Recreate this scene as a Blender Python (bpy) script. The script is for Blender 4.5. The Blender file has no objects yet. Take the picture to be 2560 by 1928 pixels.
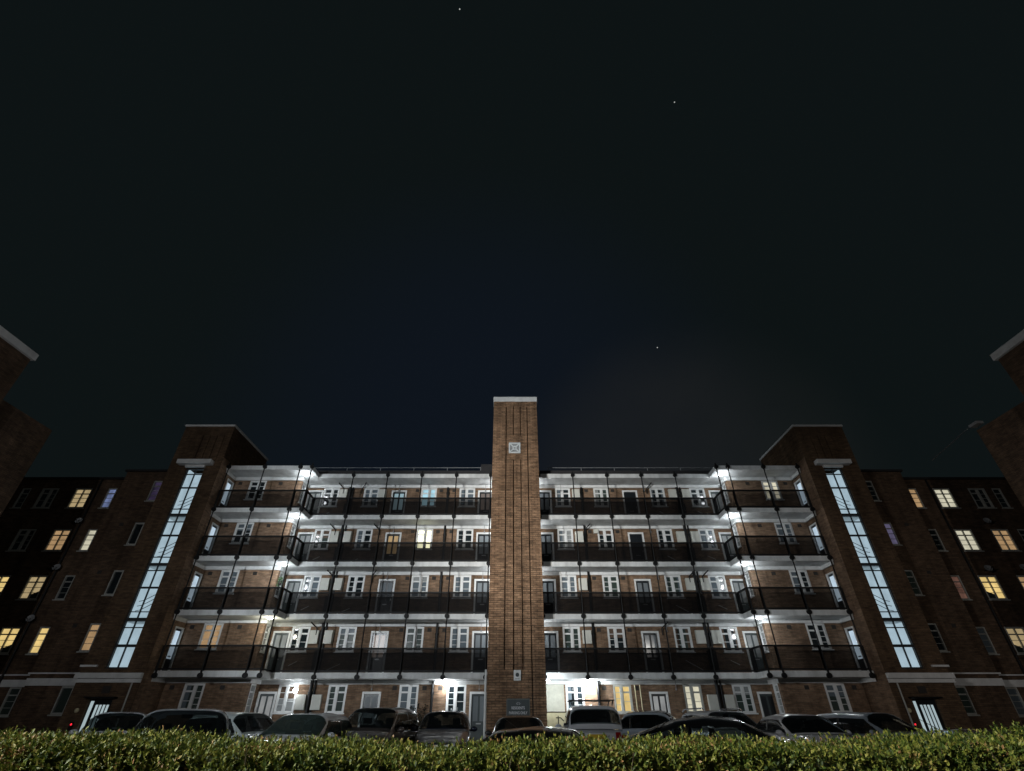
import bpy, math, random
import numpy as np
from mathutils import Vector, Matrix
random.seed(7); rng = np.random.default_rng(7)
S = bpy.context.scene
COL = S.collection
R = math.radians

# ------------------------------------------------------------------ materials
def nmat(name):
    m = bpy.data.materials.new(name); m.use_nodes = True
    nt = m.node_tree; nt.nodes.clear()
    out = nt.nodes.new('ShaderNodeOutputMaterial')
    return m, nt, out
def N(nt, t, **kw):
    n = nt.nodes.new(t)
    for k, v in kw.items():
        if hasattr(n, k): setattr(n, k, v)
        else: n.inputs[k].default_value = v
    return n
def princ(nt, col, rough=.6, metal=0, coat=0, spec=.5):
    p = nt.nodes.new('ShaderNodeBsdfPrincipled')
    if col is not None: p.inputs['Base Color'].default_value = (*col, 1)
    p.inputs['Roughness'].default_value = rough
    p.inputs['Metallic'].default_value = metal
    p.inputs['Coat Weight'].default_value = coat
    p.inputs['Coat Roughness'].default_value = .04
    p.inputs['Specular IOR Level'].default_value = spec
    return p
def noisy(name, col, rough=.6, var=.25, scale=6, metal=0, coat=0, bump=0, spec=.5, streak=0):
    """plain surface with irregular tone (dirt, weathering)"""
    m, nt, out = nmat(name); L = nt.links.new
    p = princ(nt, None, rough, metal, coat, spec)
    g = N(nt, 'ShaderNodeNewGeometry'); no = N(nt, 'ShaderNodeTexNoise', Scale=scale, Detail=6.0, Roughness=.65)
    src = g.outputs['Position']
    if streak:
        mp = N(nt, 'ShaderNodeMapping'); mp.inputs['Scale'].default_value = (1, 1, 1.0/streak)
        L(src, mp.inputs['Vector']); src = mp.outputs['Vector']
    L(src, no.inputs['Vector'])
    cr = N(nt, 'ShaderNodeValToRGB')
    cr.color_ramp.elements[0].position = .3; cr.color_ramp.elements[1].position = .7
    cr.color_ramp.elements[0].color = (*[c*(1-var) for c in col], 1)
    cr.color_ramp.elements[1].color = (*[min(1, c*(1+var*.6)) for c in col], 1)
    L(no.outputs['Fac'], cr.inputs['Fac']); L(cr.outputs['Color'], p.inputs['Base Color'])
    if bump:
        b = N(nt, 'ShaderNodeBump', Strength=bump, Distance=.01); L(no.outputs['Fac'], b.inputs['Height']); L(b.outputs['Normal'], p.inputs['Normal'])
    L(p.outputs[0], out.inputs[0]); return m
def brick(name, c1, c2, mortar, bw=.225, bh=.075, ms=.012, bump=.6, patch=.35, coarse=0.0, dark=.35):
    m, nt, out = nmat(name); L = nt.links.new
    g = N(nt, 'ShaderNodeNewGeometry'); sp = N(nt, 'ShaderNodeSeparateXYZ'); L(g.outputs['Position'], sp.inputs[0])
    ad = N(nt, 'ShaderNodeMath', operation='ADD'); L(sp.outputs['X'], ad.inputs[0]); L(sp.outputs['Y'], ad.inputs[1])
    cb = N(nt, 'ShaderNodeCombineXYZ'); L(ad.outputs[0], cb.inputs['X']); L(sp.outputs['Z'], cb.inputs['Y'])
    bt = N(nt, 'ShaderNodeTexBrick'); L(cb.outputs[0], bt.inputs['Vector'])
    bt.inputs['Color1'].default_value = (*c1, 1); bt.inputs['Color2'].default_value = (*c2, 1); bt.inputs['Mortar'].default_value = (*mortar, 1)
    for k, v in (('Scale', 1.0), ('Mortar Size', ms), ('Mortar Smooth', .1), ('Bias', 0.0), ('Brick Width', bw), ('Row Height', bh)): bt.inputs[k].default_value = v
    no = N(nt, 'ShaderNodeTexNoise', Scale=.55, Detail=8.0, Roughness=.7); L(g.outputs['Position'], no.inputs['Vector'])
    cr = N(nt, 'ShaderNodeValToRGB'); cr.color_ramp.elements[0].position = .32; cr.color_ramp.elements[1].position = .68
    cr.color_ramp.elements[0].color = (1-patch,)*3+(1,); cr.color_ramp.elements[1].color = (1+patch*.4,)*3+(1,)
    L(no.outputs['Fac'], cr.inputs['Fac'])
    mx = N(nt, 'ShaderNodeMix', data_type='RGBA', blend_type='MULTIPLY'); mx.inputs[0].default_value = 1
    L(bt.outputs['Color'], mx.inputs[6]); L(cr.outputs['Color'], mx.inputs[7])
    # scattered burnt bricks and pale bricks, stretched along the courses
    mp = N(nt, 'ShaderNodeMapping'); mp.inputs['Scale'].default_value = (2.2, 2.2, 9)
    L(g.outputs['Position'], mp.inputs['Vector'])
    n2 = N(nt, 'ShaderNodeTexNoise', Scale=1.0, Detail=3.0, Roughness=.6); L(mp.outputs[0], n2.inputs['Vector'])
    c2r = N(nt, 'ShaderNodeValToRGB'); e = c2r.color_ramp.elements
    e[0].position = .34; e[0].color = (1-dark,)*3+(1,); e[1].position = .68; e[1].color = (1.0+dark*.8, 1.0+dark*.75, 1.0+dark*.7, 1)
    L(n2.outputs['Fac'], c2r.inputs['Fac'])
    m2 = N(nt, 'ShaderNodeMix', data_type='RGBA', blend_type='MULTIPLY'); m2.inputs[0].default_value = 1
    L(mx.outputs[2], m2.inputs[6]); L(c2r.outputs['Color'], m2.inputs[7])
    mp3 = N(nt, 'ShaderNodeMapping'); mp3.inputs['Scale'].default_value = (1.9, 1.9, .16); L(g.outputs['Position'], mp3.inputs['Vector'])
    n3 = N(nt, 'ShaderNodeTexNoise', Scale=1.0, Detail=7.0, Roughness=.7); L(mp3.outputs[0], n3.inputs['Vector'])
    c3 = N(nt, 'ShaderNodeValToRGB'); e = c3.color_ramp.elements
    e[0].position = .36; e[0].color = (.62, .60, .58, 1); e[1].position = .58; e[1].color = (1.06, 1.06, 1.06, 1); L(n3.outputs['Fac'], c3.inputs['Fac'])
    m3 = N(nt, 'ShaderNodeMix', data_type='RGBA', blend_type='MULTIPLY'); m3.inputs[0].default_value = .85
    L(m2.outputs[2], m3.inputs[6]); L(c3.outputs['Color'], m3.inputs[7])
    p = princ(nt, None, .85, spec=.25); L(m3.outputs[2], p.inputs['Base Color'])
    inv = N(nt, 'ShaderNodeMath', operation='SUBTRACT'); inv.inputs[0].default_value = 1.0; L(bt.outputs['Fac'], inv.inputs[1])
    ad2 = N(nt, 'ShaderNodeMath', operation='MULTIPLY_ADD'); L(n2.outputs['Fac'], ad2.inputs[0]); ad2.inputs[1].default_value = 1.2+coarse*3; L(inv.outputs[0], ad2.inputs[2])
    b = N(nt, 'ShaderNodeBump', Strength=bump, Distance=.015+coarse*.03); L(ad2.outputs[0], b.inputs['Height']); L(b.outputs['Normal'], p.inputs['Normal'])
    L(p.outputs[0], out.inputs[0]); return m
def emit(name, col, strength=1.0, folds=0.0, scale=14, var=.2, coat=True):
    """lit window: glowing curtain or blind behind the glass"""
    m, nt, out = nmat(name); L = nt.links.new
    g = N(nt, 'ShaderNodeNewGeometry')
    no = N(nt, 'ShaderNodeTexNoise', Scale=1.7, Detail=3.0); L(g.outputs['Position'], no.inputs['Vector'])
    mr = N(nt, 'ShaderNodeMapRange'); mr.inputs['From Min'].default_value = .3; mr.inputs['From Max'].default_value = .7
    mr.inputs['To Min'].default_value = 1-var; mr.inputs['To Max'].default_value = 1+var; L(no.outputs['Fac'], mr.inputs['Value'])
    val = mr.outputs['Result']
    if folds:
        wv = N(nt, 'ShaderNodeTexWave', Scale=scale, Distortion=1.5, Detail=2.0); wv.bands_direction = 'X'; L(g.outputs['Position'], wv.inputs['Vector'])
        m2 = N(nt, 'ShaderNodeMapRange'); m2.inputs['To Min'].default_value = 1-folds; m2.inputs['To Max'].default_value = 1+folds*.4; L(wv.outputs['Fac'], m2.inputs['Value'])
        mm = N(nt, 'ShaderNodeMath', operation='MULTIPLY'); L(val, mm.inputs[0]); L(m2.outputs['Result'], mm.inputs[1]); val = mm.outputs[0]
    ms = N(nt, 'ShaderNodeMath', operation='MULTIPLY'); ms.inputs[1].default_value = strength; L(val, ms.inputs[0])
    e = N(nt, 'ShaderNodeEmission'); e.inputs['Color'].default_value = (*col, 1); L(ms.outputs[0], e.inputs['Strength'])
    if coat:
        gl = princ(nt, (.02, .02, .02), .3); a = N(nt, 'ShaderNodeAddShader'); L(e.outputs[0], a.inputs[0]); L(gl.outputs[0], a.inputs[1]); L(a.outputs[0], out.inputs[0])
    else: L(e.outputs[0], out.inputs[0])
    return m
def curtain(name, col, folds=.35, scale=16):
    m, nt, out = nmat(name); L = nt.links.new
    g = N(nt, 'ShaderNodeNewGeometry'); wv = N(nt, 'ShaderNodeTexWave', Scale=scale, Distortion=2.0, Detail=3.0); wv.bands_direction = 'X'; L(g.outputs['Position'], wv.inputs['Vector'])
    cr = N(nt, 'ShaderNodeValToRGB'); cr.color_ramp.elements[0].color = (*[c*(1-folds) for c in col], 1); cr.color_ramp.elements[1].color = (*col, 1)
    L(wv.outputs['Fac'], cr.inputs['Fac'])
    p = princ(nt, None, .12, spec=.5); L(cr.outputs['Color'], p.inputs['Base Color']); L(p.outputs[0], out.inputs[0]); return m
M = {}
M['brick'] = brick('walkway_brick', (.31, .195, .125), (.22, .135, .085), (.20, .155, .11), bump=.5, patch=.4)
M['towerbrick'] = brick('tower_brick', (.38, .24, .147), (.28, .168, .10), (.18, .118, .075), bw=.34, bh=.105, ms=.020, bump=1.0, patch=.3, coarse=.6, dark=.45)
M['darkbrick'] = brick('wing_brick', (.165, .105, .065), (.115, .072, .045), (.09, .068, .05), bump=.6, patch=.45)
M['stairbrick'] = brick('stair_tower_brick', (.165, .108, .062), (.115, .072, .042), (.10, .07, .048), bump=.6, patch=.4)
M['white'] = noisy('white_render', (.70, .72, .72), .7, .18, 2.2)
M['fascia'] = noisy('slab_white', (.62, .64, .64), .7, .30, 1.6, streak=3)
M['frame'] = noisy('white_frame', (.74, .76, .76), .4, .08, 5)
M['oldframe'] = noisy('weathered_frame', (.42, .43, .40), .6, .2, 5)
M['black'] = noisy('black_metal', (.005, .0055, .006), .6, .3, 9, spec=.25)
M['pipe'] = noisy('black_pipe', (.006, .0065, .007), .5, .3, 8, spec=.3)
M['roof'] = noisy('dark_roof', (.02, .02, .022), .8, .3, 2)
M['floor'] = noisy('walkway_floor', (.16, .16, .15), .8, .2, 4)
M['door'] = noisy('dark_door', (.012, .016, .020), .3, .2, 5)
M['doorgrey'] = noisy('grey_green_door', (.05, .065, .068), .35, .2, 5)
M['doorglass'] = curtain('frosted_door_glass', (.23, .26, .28), .3, 20)
M['glass'] = noisy('dark_window_glass', (.018, .026, .030), .06, .5, 1.5, spec=.6)
M['glassnet'] = curtain('net_curtain_pane', (.16, .20, .23))
M['glassblind'] = curtain('drawn_curtain_pane', (.34, .36, .36), .2, 9)
M['glassdim'] = curtain('dim_green_pane', (.06, .085, .075), .4, 13)
M['drape'] = curtain('brownish_drape', (.16, .11, .08), .35, 18)
M['cabinet'] = noisy('cabinet_white', (.60, .61, .56), .5, .08, 3)
M['vent'] = noisy('air_brick_grille', (.03, .027, .024), .8, .3, 20)
M['stairframe'] = noisy('dark_steel_window', (.03, .036, .04), .5, .2, 6)
M['grey'] = noisy('grey_metal', (.25, .26, .27), .5, .2, 6)
M['signgrey'] = noisy('sign_slate', (.035, .048, .052), .5, .15, 8)
M['signedge'] = noisy('sign_border', (.10, .105, .095), .6, .15, 8)
M['letter'] = noisy('sign_lettering', (.55, .57, .60), .5, .08, 30)
M['cream'] = noisy('cream_render', (.62, .56, .36), .8, .18, 3, bump=.2)
M['floodlitbrick'] = noisy('floodlit_brick_tone', (.55, .54, .46), .8, .22, 2.5, bump=.3)  # brick with the floodlight's glare put into its colour
M['emblem'] = noisy('emblem_stone', (.52, .56, .58), .7, .12, 8)
M['emblemin'] = noisy('emblem_recess', (.22, .235, .245), .8, .2, 8)
M['asphalt'] = noisy('asphalt', (.045, .046, .048), .75, .3, 5, bump=.4)
M['paving'] = noisy('paving_concrete', (.20, .20, .19), .8, .25, 3, bump=.3)
M['kerb'] = noisy('kerb_concrete', (.26, .26, .25), .8, .2, 4)
M['diff'] = emit('lamp_diffuser', (.93, .97, 1.0), 60.0, var=.02, coat=False)
M['spotdiff'] = emit('floodlight_lens', (.90, .96, 1.0), 14.0, var=.02, coat=False)
M['stairwall'] = emit('lit_stair_wall', (.54, .70, .80), .70, var=.12, coat=False)
M['stairslat'] = emit('lit_entrance_glass', (.56, .70, .74), .62, var=.1)
M['sidedoor'] = emit('lit_side_door_glass', (.60, .76, .90), .75, var=.15)
M['lit_yellow'] = emit('lit_yellow_pane', (1.0, .76, .40), .40, .3, 9)
M['lit_amber'] = emit('lit_amber_pane', (1.0, .63, .31), .38, .35, 11)
M['lit_cream'] = emit('lit_cream_pane', (1.0, .72, .27), .78, .12, 9)
M['lit_white'] = emit('lit_white_pane', (.95, .90, .68), .60, .12, 8)
M['lit_bright'] = emit('lit_bright_pane', (1.0, .97, .62), 3.6, .1, 7, var=.5)
M['lit_cyan'] = emit('lit_cyan_pane', (.50, .85, 1.0), .75, .1, 9)
M['lit_blue'] = emit('lit_blue_pane', (.36, .46, .85), .36, .2, 9, var=.5)
M['lit_purple'] = emit('lit_purple_pane', (.30, .22, .50), .10, .2, 9, var=.6)
M['lit_lilac'] = emit('lit_lilac_pane', (.34, .30, .52), .22, .2, 9, var=.4)
M['lit_pink'] = emit('lit_pink_pane', (.60, .30, .22), .16, .4, 9, var=.7)
M['lit_dooramber'] = emit('lit_amber_door', (.85, .58, .28), .40, .1, 15)
M['lit_doorpink'] = emit('lit_pinkish_door', (.70, .56, .48), .24, .1, 15)
M['lit_doorcyan'] = emit('lit_cyan_door', (.45, .66, .74), .50, .1, 15)
M['lit_doorwhite'] = emit('lit_white_door', (.62, .64, .64), .36, .1, 15)
M['redled'] = emit('red_entry_light', (1.0, .03, .05), 1.2, var=.1, coat=False)
def clear_glass(name):
    m, nt, out = nmat(name); L = nt.links.new
    t = N(nt, 'ShaderNodeBsdfTransparent'); t.inputs[0].default_value = (.94, .97, .98, 1)
    g = N(nt, 'ShaderNodeBsdfGlossy', Roughness=.03)
    mx = N(nt, 'ShaderNodeMixShader'); mx.inputs[0].default_value = .05
    L(t.outputs[0], mx.inputs[1]); L(g.outputs[0], mx.inputs[2]); L(mx.outputs[0], out.inputs[0]); return m
M['clear'] = clear_glass('clear_stair_glazing')
def meshpanel(name, dens):
    m, nt, out = nmat(name); L = nt.links.new
    t = N(nt, 'ShaderNodeBsdfTransparent'); p = princ(nt, (.005, .005, .0055), .6, spec=.06)
    mx = N(nt, 'ShaderNodeMixShader'); mx.inputs[0].default_value = dens
    L(t.outputs[0], mx.inputs[1]); L(p.outputs[0], mx.inputs[2]); L(mx.outputs[0], out.inputs[0]); return m
M['panel'] = meshpanel('perforated_panel', .83); M['panelbay'] = meshpanel('brighter_lit_panel', .68)  # bay copy made clearer to paint in the brighter light there
def leafmat():
    m, nt, out = nmat('hedge_leaf'); L = nt.links.new
    g = N(nt, 'ShaderNodeNewGeometry')
    cr = N(nt, 'ShaderNodeValToRGB'); r = cr.color_ramp
    stops = [(0, (.014, .032, .006)), (.30, (.050, .082, .013)), (.62, (.125, .150, .024)), (.90, (.21, .21, .042)), (.98, (.24, .20, .06)), (1.0, (.26, .15, .07))]
    r.elements[0].position, r.elements[0].color = stops[0][0], (*stops[0][1], 1)
    r.elements[1].position, r.elements[1].color = stops[-1][0], (*stops[-1][1], 1)
    for p_, c_ in stops[1:-1]:
        e = r.elements.new(p_); e.color = (*c_, 1)
    no = N(nt, 'ShaderNodeTexNoise', Scale=3.5, Detail=3.0); L(g.outputs['Position'], no.inputs['Vector'])
    ma = N(nt, 'ShaderNodeMath', operation='MULTIPLY_ADD'); L(no.outputs['Fac'], ma.inputs[0]); ma.inputs[1].default_value = 1.0; ma.inputs[2].default_value = -.5
    ad = N(nt, 'ShaderNodeMath', operation='ADD', use_clamp=True); L(g.outputs['Random Per Island'], ad.inputs[0]); L(ma.outputs[0], ad.inputs[1])
    L(ad.outputs[0], cr.inputs['Fac'])
    p = princ(nt, None, .52, spec=.28); L(cr.outputs['Color'], p.inputs['Base Color'])
    tr = N(nt, 'ShaderNodeBsdfTranslucent'); L(cr.outputs['Color'], tr.inputs['Color'])
    mx = N(nt, 'ShaderNodeMixShader'); mx.inputs[0].default_value = .18; L(p.outputs[0], mx.inputs[1]); L(tr.outputs[0], mx.inputs[2])
    L(mx.outputs[0], out.inputs[0]); return m
M['leaf'] = leafmat()
M['twig'] = noisy('hedge_twig', (.05, .035, .02), .8, .3, 20)
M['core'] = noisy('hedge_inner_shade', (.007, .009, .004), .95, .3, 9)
def carglass(name, tint, haze):
    m, nt, out = nmat(name); L = nt.links.new
    t = N(nt, 'ShaderNodeBsdfTransparent'); t.inputs[0].default_value = (*tint, 1)
    p = princ(nt, haze, .03, spec=.55); fr = N(nt, 'ShaderNodeFresnel', IOR=1.5)
    ma = N(nt, 'ShaderNodeMath', operation='MULTIPLY_ADD'); L(fr.outputs[0], ma.inputs[0]); ma.inputs[1].default_value = .7; ma.inputs[2].default_value = .34
    mx = N(nt, 'ShaderNodeMixShader'); L(ma.outputs[0], mx.inputs[0]); L(t.outputs[0], mx.inputs[1]); L(p.outputs[0], mx.inputs[2]); L(mx.outputs[0], out.inputs[0]); return m
M['carglass'] = carglass('car_glass', (.60, .66, .66), (.012, .015, .016))
M['carglassgreen'] = carglass('greenish_car_glass', (.42, .50, .48), (.075, .105, .098))
M['upholstery'] = noisy('car_upholstery', (.035, .035, .038), .8, .3, 15)
M['tyre'] = noisy('tyre_rubber', (.015, .015, .015), .8, .2, 12)
M['rim'] = noisy('alloy_rim', (.4, .41, .42), .35, .15, 12, metal=.8)
M['trim'] = noisy('black_car_trim', (.012, .012, .013), .4, .2, 12)
M['chrome'] = noisy('bright_trim', (.7, .72, .75), .15, .1, 12, metal=1)
M['hl'] = noisy('headlamp_lens', (.55, .58, .62), .1, .2, 12, spec=.8)
M['tl'] = noisy('tail_lamp_lens', (.25, .012, .012), .15, .2, 12, spec=.8)
M['plate_y'] = noisy('yellow_plate', (.62, .42, .03), .5, .08, 12)
M['plate_w'] = noisy('white_plate', (.62, .62, .58), .5, .08, 12)
M['seat'] = noisy('painted_reflection', (.30, .36, .38), .25, .3, 6)  # pale tone for a light reflection painted on a windscreen

# ------------------------------------------------------------------ mesh helpers
class MB:
    def __init__(s): s.v = []; s.f = []
    def quad(s, a, b, c, d):
        n = len(s.v); s.v += [tuple(a), tuple(b), tuple(c), tuple(d)]; s.f.append((n, n+1, n+2, n+3)); return s
    def box(s, x0, x1, y0, y1, z0, z1):
        n = len(s.v)
        s.v += [(x0,y0,z0),(x1,y0,z0),(x1,y1,z0),(x0,y1,z0),(x0,y0,z1),(x1,y0,z1),(x1,y1,z1),(x0,y1,z1)]
        s.f += [tuple(n+i for i in q) for q in ((0,3,2,1),(4,5,6,7),(0,1,5,4),(1,2,6,5),(2,3,7,6),(3,0,4,7))]; return s
    def bar(s, p, q, w, d=None):
        """square-section bar from p to q"""
        d = d or w; p = Vector(p); q = Vector(q); ax = (q-p).normalized()
        up = Vector((0,0,1)) if abs(ax.z) < .9 else Vector((0,1,0))
        a = ax.cross(up).normalized(); b = a.cross(ax).normalized(); n = len(s.v)
        for c in (p, q):
            for i, j in ((-1,-1),(1,-1),(1,1),(-1,1)): s.v.append(tuple(c + a*(i*w/2) + b*(j*d/2)))
        s.f += [tuple(n+i for i in t) for t in ((0,1,2,3),(7,6,5,4),(0,4,5,1),(1,5,6,2),(2,6,7,3),(3,7,4,0))]; return s
    def tube(s, p, q, r, r2=None, k=8):
        r2 = r if r2 is None else r2; p = Vector(p); q = Vector(q); ax = (q-p).normalized()
        up = Vector((0,0,1)) if abs(ax.z) < .9 else Vector((0,1,0))
        a = ax.cross(up).normalized(); b = a.cross(ax).normalized(); n = len(s.v)
        for c, rr in ((p, r), (q, r2)):
            for i in range(k):
                t = 2*math.pi*i/k; s.v.append(tuple(c + a*(rr*math.cos(t)) + b*(rr*math.sin(t))))
        for i in range(k):
            j = (i+1) % k; s.f.append((n+i, n+k+i, n+k+j, n+j))
        s.f.append(tuple(n+i for i in range(k))); s.f.append(tuple(n+2*k-1-i for i in range(k))); return s
    def grid(s, rows):
        """rows: list of equal-length point lists"""
        n = len(s.v); w = len(rows[0])
        for r in rows: s.v += [tuple(p) for p in r]
        for i in range(len(rows)-1):
            for j in range(w-1): s.f.append((n+i*w+j, n+i*w+j+1, n+(i+1)*w+j+1, n+(i+1)*w+j))
        return s
    def disc(s, c, ax, r, h, k=20, dome=0):
        """shallow dish/dome"""
        c = Vector(c); ax = Vector(ax).normalized(); up = Vector((0,0,1)) if abs(ax.z) < .9 else Vector((0,1,0))
        a = ax.cross(up).normalized(); b = a.cross(ax).normalized()
        rows = []
        for i in range(6):
            t = i/5; rr = r*t
            rows.append([c + ax*(h*(1-t*t)) + a*(rr*math.cos(2*math.pi*j/k)) + b*(rr*math.sin(2*math.pi*j/k)) for j in range(k+1)])
        s.grid(rows); return s
    def build(s, name, mat, parent=None, smooth=False, off=None, bevel=0):
        me = bpy.data.meshes.new(name); me.from_pydata(s.v, [], s.f); me.update()
        me.materials.append(mat)
        if smooth:
            for p in me.polygons: p.use_smooth = True
        o = bpy.data.objects.new(name, me); COL.objects.link(o)
        if parent is not None:
            o.parent = parent
            if parent.type == 'EMPTY' and off is None: o.location = -parent.location
            elif off is not None: o.location = off
        if bevel:
            b = o.modifiers.new('bevel', 'BEVEL'); b.width = bevel; b.segments = 2; b.limit_method = 'ANGLE'
        return o
def thing(name, label, cat, loc, rz=0, group=None):
    o = bpy.data.objects.new(name, None); COL.objects.link(o); o.location = loc; o.rotation_euler = (0, 0, rz)
    o['label'] = label; o['category'] = cat
    if group: o['group'] = group
    o.empty_display_size = .3
    return o
def struct(o): o['kind'] = 'structure'; return o
def plabel(o, t): o['label'] = t; return o
def wall(mb, ax, c, a0, a1, z0, z1, holes, depth=.12, out=-1):
    """brick sheet with real openings. ax 'x': wall at y=c spanning x; ax 'y': wall at x=c spanning y. out: side of the outer face"""
    A = sorted({a0, a1, *[h[0] for h in holes], *[h[1] for h in holes]}); Z = sorted({z0, z1, *[h[2] for h in holes], *[h[3] for h in holes]})
    P = (lambda a, z, d=0: (a, c-out*d, z)) if ax == 'x' else (lambda a, z, d=0: (c-out*d, a, z))
    for i in range(len(A)-1):
        for j in range(len(Z)-1):
            am, zm = (A[i]+A[i+1])/2, (Z[j]+Z[j+1])/2
            if any(h[0] < am < h[1] and h[2] < zm < h[3] for h in holes): continue
            mb.quad(P(A[i], Z[j]), P(A[i+1], Z[j]), P(A[i+1], Z[j+1]), P(A[i], Z[j+1]))
    for h in holes:
        for (p, q) in (((h[0],h[2]),(h[1],h[2])), ((h[1],h[2]),(h[1],h[3])), ((h[1],h[3]),(h[0],h[3])), ((h[0],h[3]),(h[0],h[2]))):
            mb.quad(P(*p), P(*q), P(*q, depth), P(*p, depth))

# ------------------------------------------------------------------ levels
EYE = 1.55
TOP = [0.67, 3.42, 6.07, 8.72, 11.37, 13.96]          # slab tops, ground floor to roof
SOF = [None] + [t-.26 for t in TOP[1:]]                # underside of each slab
FLO = [t-.04 for t in TOP]
YB, YW, YP, YBW = 27.75, 28.95, 26.56, 27.78           # balcony edge, wall, bay balcony edge, bay wall
YT = 25.9                                              # stair tower face

# ------------------------------------------------------------------ window and door builders
def window(parent, ax, c, a0, a1, z0, z1, pane, style='main', flip=False, out=-1, frame='frame', sill=True, rec=.05, label=None):
    """frame mesh = the part, pane = sub-part. Opening must already be in the wall."""
    def B(mb, u0, u1, w0, w1, d0, d1):
        lo, hi = sorted((c-out*d0, c-out*d1))
        if ax == 'x': mb.box(u0, u1, lo, hi, w0, w1)
        else: mb.box(lo, hi, u0, u1, w0, w1)
    fr = MB(); W = a1-a0; t = .075 if style != 'narrow' else .06
    B(fr, a0, a1, z1-t*1.2, z1, rec-.045, rec+.05); B(fr, a0, a1, z0, z0+t, rec-.045, rec+.05)
    B(fr, a0, a0+t, z0+t, z1-t*1.2, rec-.045, rec+.05); B(fr, a1-t, a1, z0+t, z1-t*1.2, rec-.045, rec+.05)
    h0, h1 = z0+t, z1-t*1.2
    def bars(u0, u1, zz, th): B(fr, u0, u1, zz-th/2, zz+th/2, rec-.02, rec+.03)
    if style == 'main':
        mid = a0 + W*(.54 if not flip else .46)
        B(fr, mid-.05, mid+.05, h0, h1, rec-.05, rec+.05)
        va, vb, ca, cb = (a0+t, mid-.05, mid+.05, a1-t) if not flip else (mid+.05, a1-t, a0+t, mid-.05)
        vz = h1-.24
        bars(va, vb, vz, .075); bars(va, vb, h0+(vz-h0)*.5, .022)
        for k in (1, 2, 3): bars(ca, cb, h0+(h1-h0)*k/4, .022)
        for (u0, u1) in ((va, vb), (ca, cb)):
            B(fr, u0, u0+.035, h0, h1, rec-.03, rec+.03); B(fr, u1-.035, u1, h0, h1, rec-.03, rec+.03)
    elif style == 'double':
        mid = (a0+a1)/2
        B(fr, mid-.032, mid+.032, h0, h1, rec-.04, rec+.05); vz = h1-.27; bars(a0+t, a1-t, vz, .06)
        for k in (1, 2): bars(a0+t, a1-t, h0+(vz-h0)*k/3, .02)
    elif style == 'narrow':
        vz = h1-.27; bars(a0+t, a1-t, vz, .06)
        for k in (1, 2): bars(a0+t, a1-t, h0+(vz-h0)*k/3, .02)
    elif style == 'plain': pass
    o = fr.build('window', M[frame], parent)
    g = MB(); d = rec+.035
    if ax == 'x': g.quad((a0+.02, c-out*d, z0+.02), (a1-.02, c-out*d, z0+.02), (a1-.02, c-out*d, z1-.02), (a0+.02, c-out*d, z1-.02))
    else: g.quad((c-out*d, a0+.02, z0+.02), (c-out*d, a1-.02, z0+.02), (c-out*d, a1-.02, z1-.02), (c-out*d, a0+.02, z1-.02))
    g.build('pane', M[pane], o)
    if style == 'main' and not pane.startswith('lit_') and ax == 'x' and c < 29.5 and parent.name.startswith('apartment_block'):
        q = MB(); d = rec+.030; kind = random.choice(['sides', 'left', 'blind', 'none', 'lower', 'none']); zz0, zz1 = z0+.04, z1-.06
        qq = lambda u0, u1, w0, w1: q.quad((u0, c-out*d, w0), (u1, c-out*d, w0), (u1, c-out*d, w1), (u0, c-out*d, w1))
        if kind == 'sides': qq(a0+.04, a0+.04+random.uniform(.12, .22), zz0, zz1); qq(a1-.04-random.uniform(.12, .22), a1-.04, zz0, zz1)
        elif kind == 'left': qq(a0+.04, a0+random.uniform(.3, .45), zz0, zz1)
        elif kind == 'blind': qq(a0+.04, a1-.04, zz1-random.uniform(.25, .55), zz1)
        elif kind == 'lower':
            for i in range(4):
                u = random.uniform(a0+.1, a1-.2); qq(u, u+random.uniform(.06, .12), zz0, zz0+random.uniform(.08, .25))
        if q.v: q.build('curtain', M[random.choice(['glassblind', 'glassnet', 'glassnet', 'drape'])], o)
    if style == 'double' and pane.startswith('lit_') and z0 < 9.5:
        q = MB(); d = rec+.031; mid = (a0+a1)/2; s_ = -1 if mid < 0 else 1      # lower corner left bare by the drawn curtain
        ua, ub = (mid-.06, a1-.05) if s_ < 0 else (a0+.05, mid+.06); um = ub if s_ < 0 else ua
        hh = (z1-z0)
        q.quad((ua, c-out*d, z0+.03), (ub, c-out*d, z0+.03), (ub, c-out*d, z0+hh*(.38 if s_ < 0 else .20)), (ua, c-out*d, z0+hh*(.20 if s_ < 0 else .38)))
        q.build('bare_glass', M['glassdim'], o)
    if sill:
        sl = MB(); B(sl, a0-.05, a1+.05, z0-.06, z0-.004, -.07, .1); sl.build('sill', M[frame], o)
    if label: o['label'] = label
    return o
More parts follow.
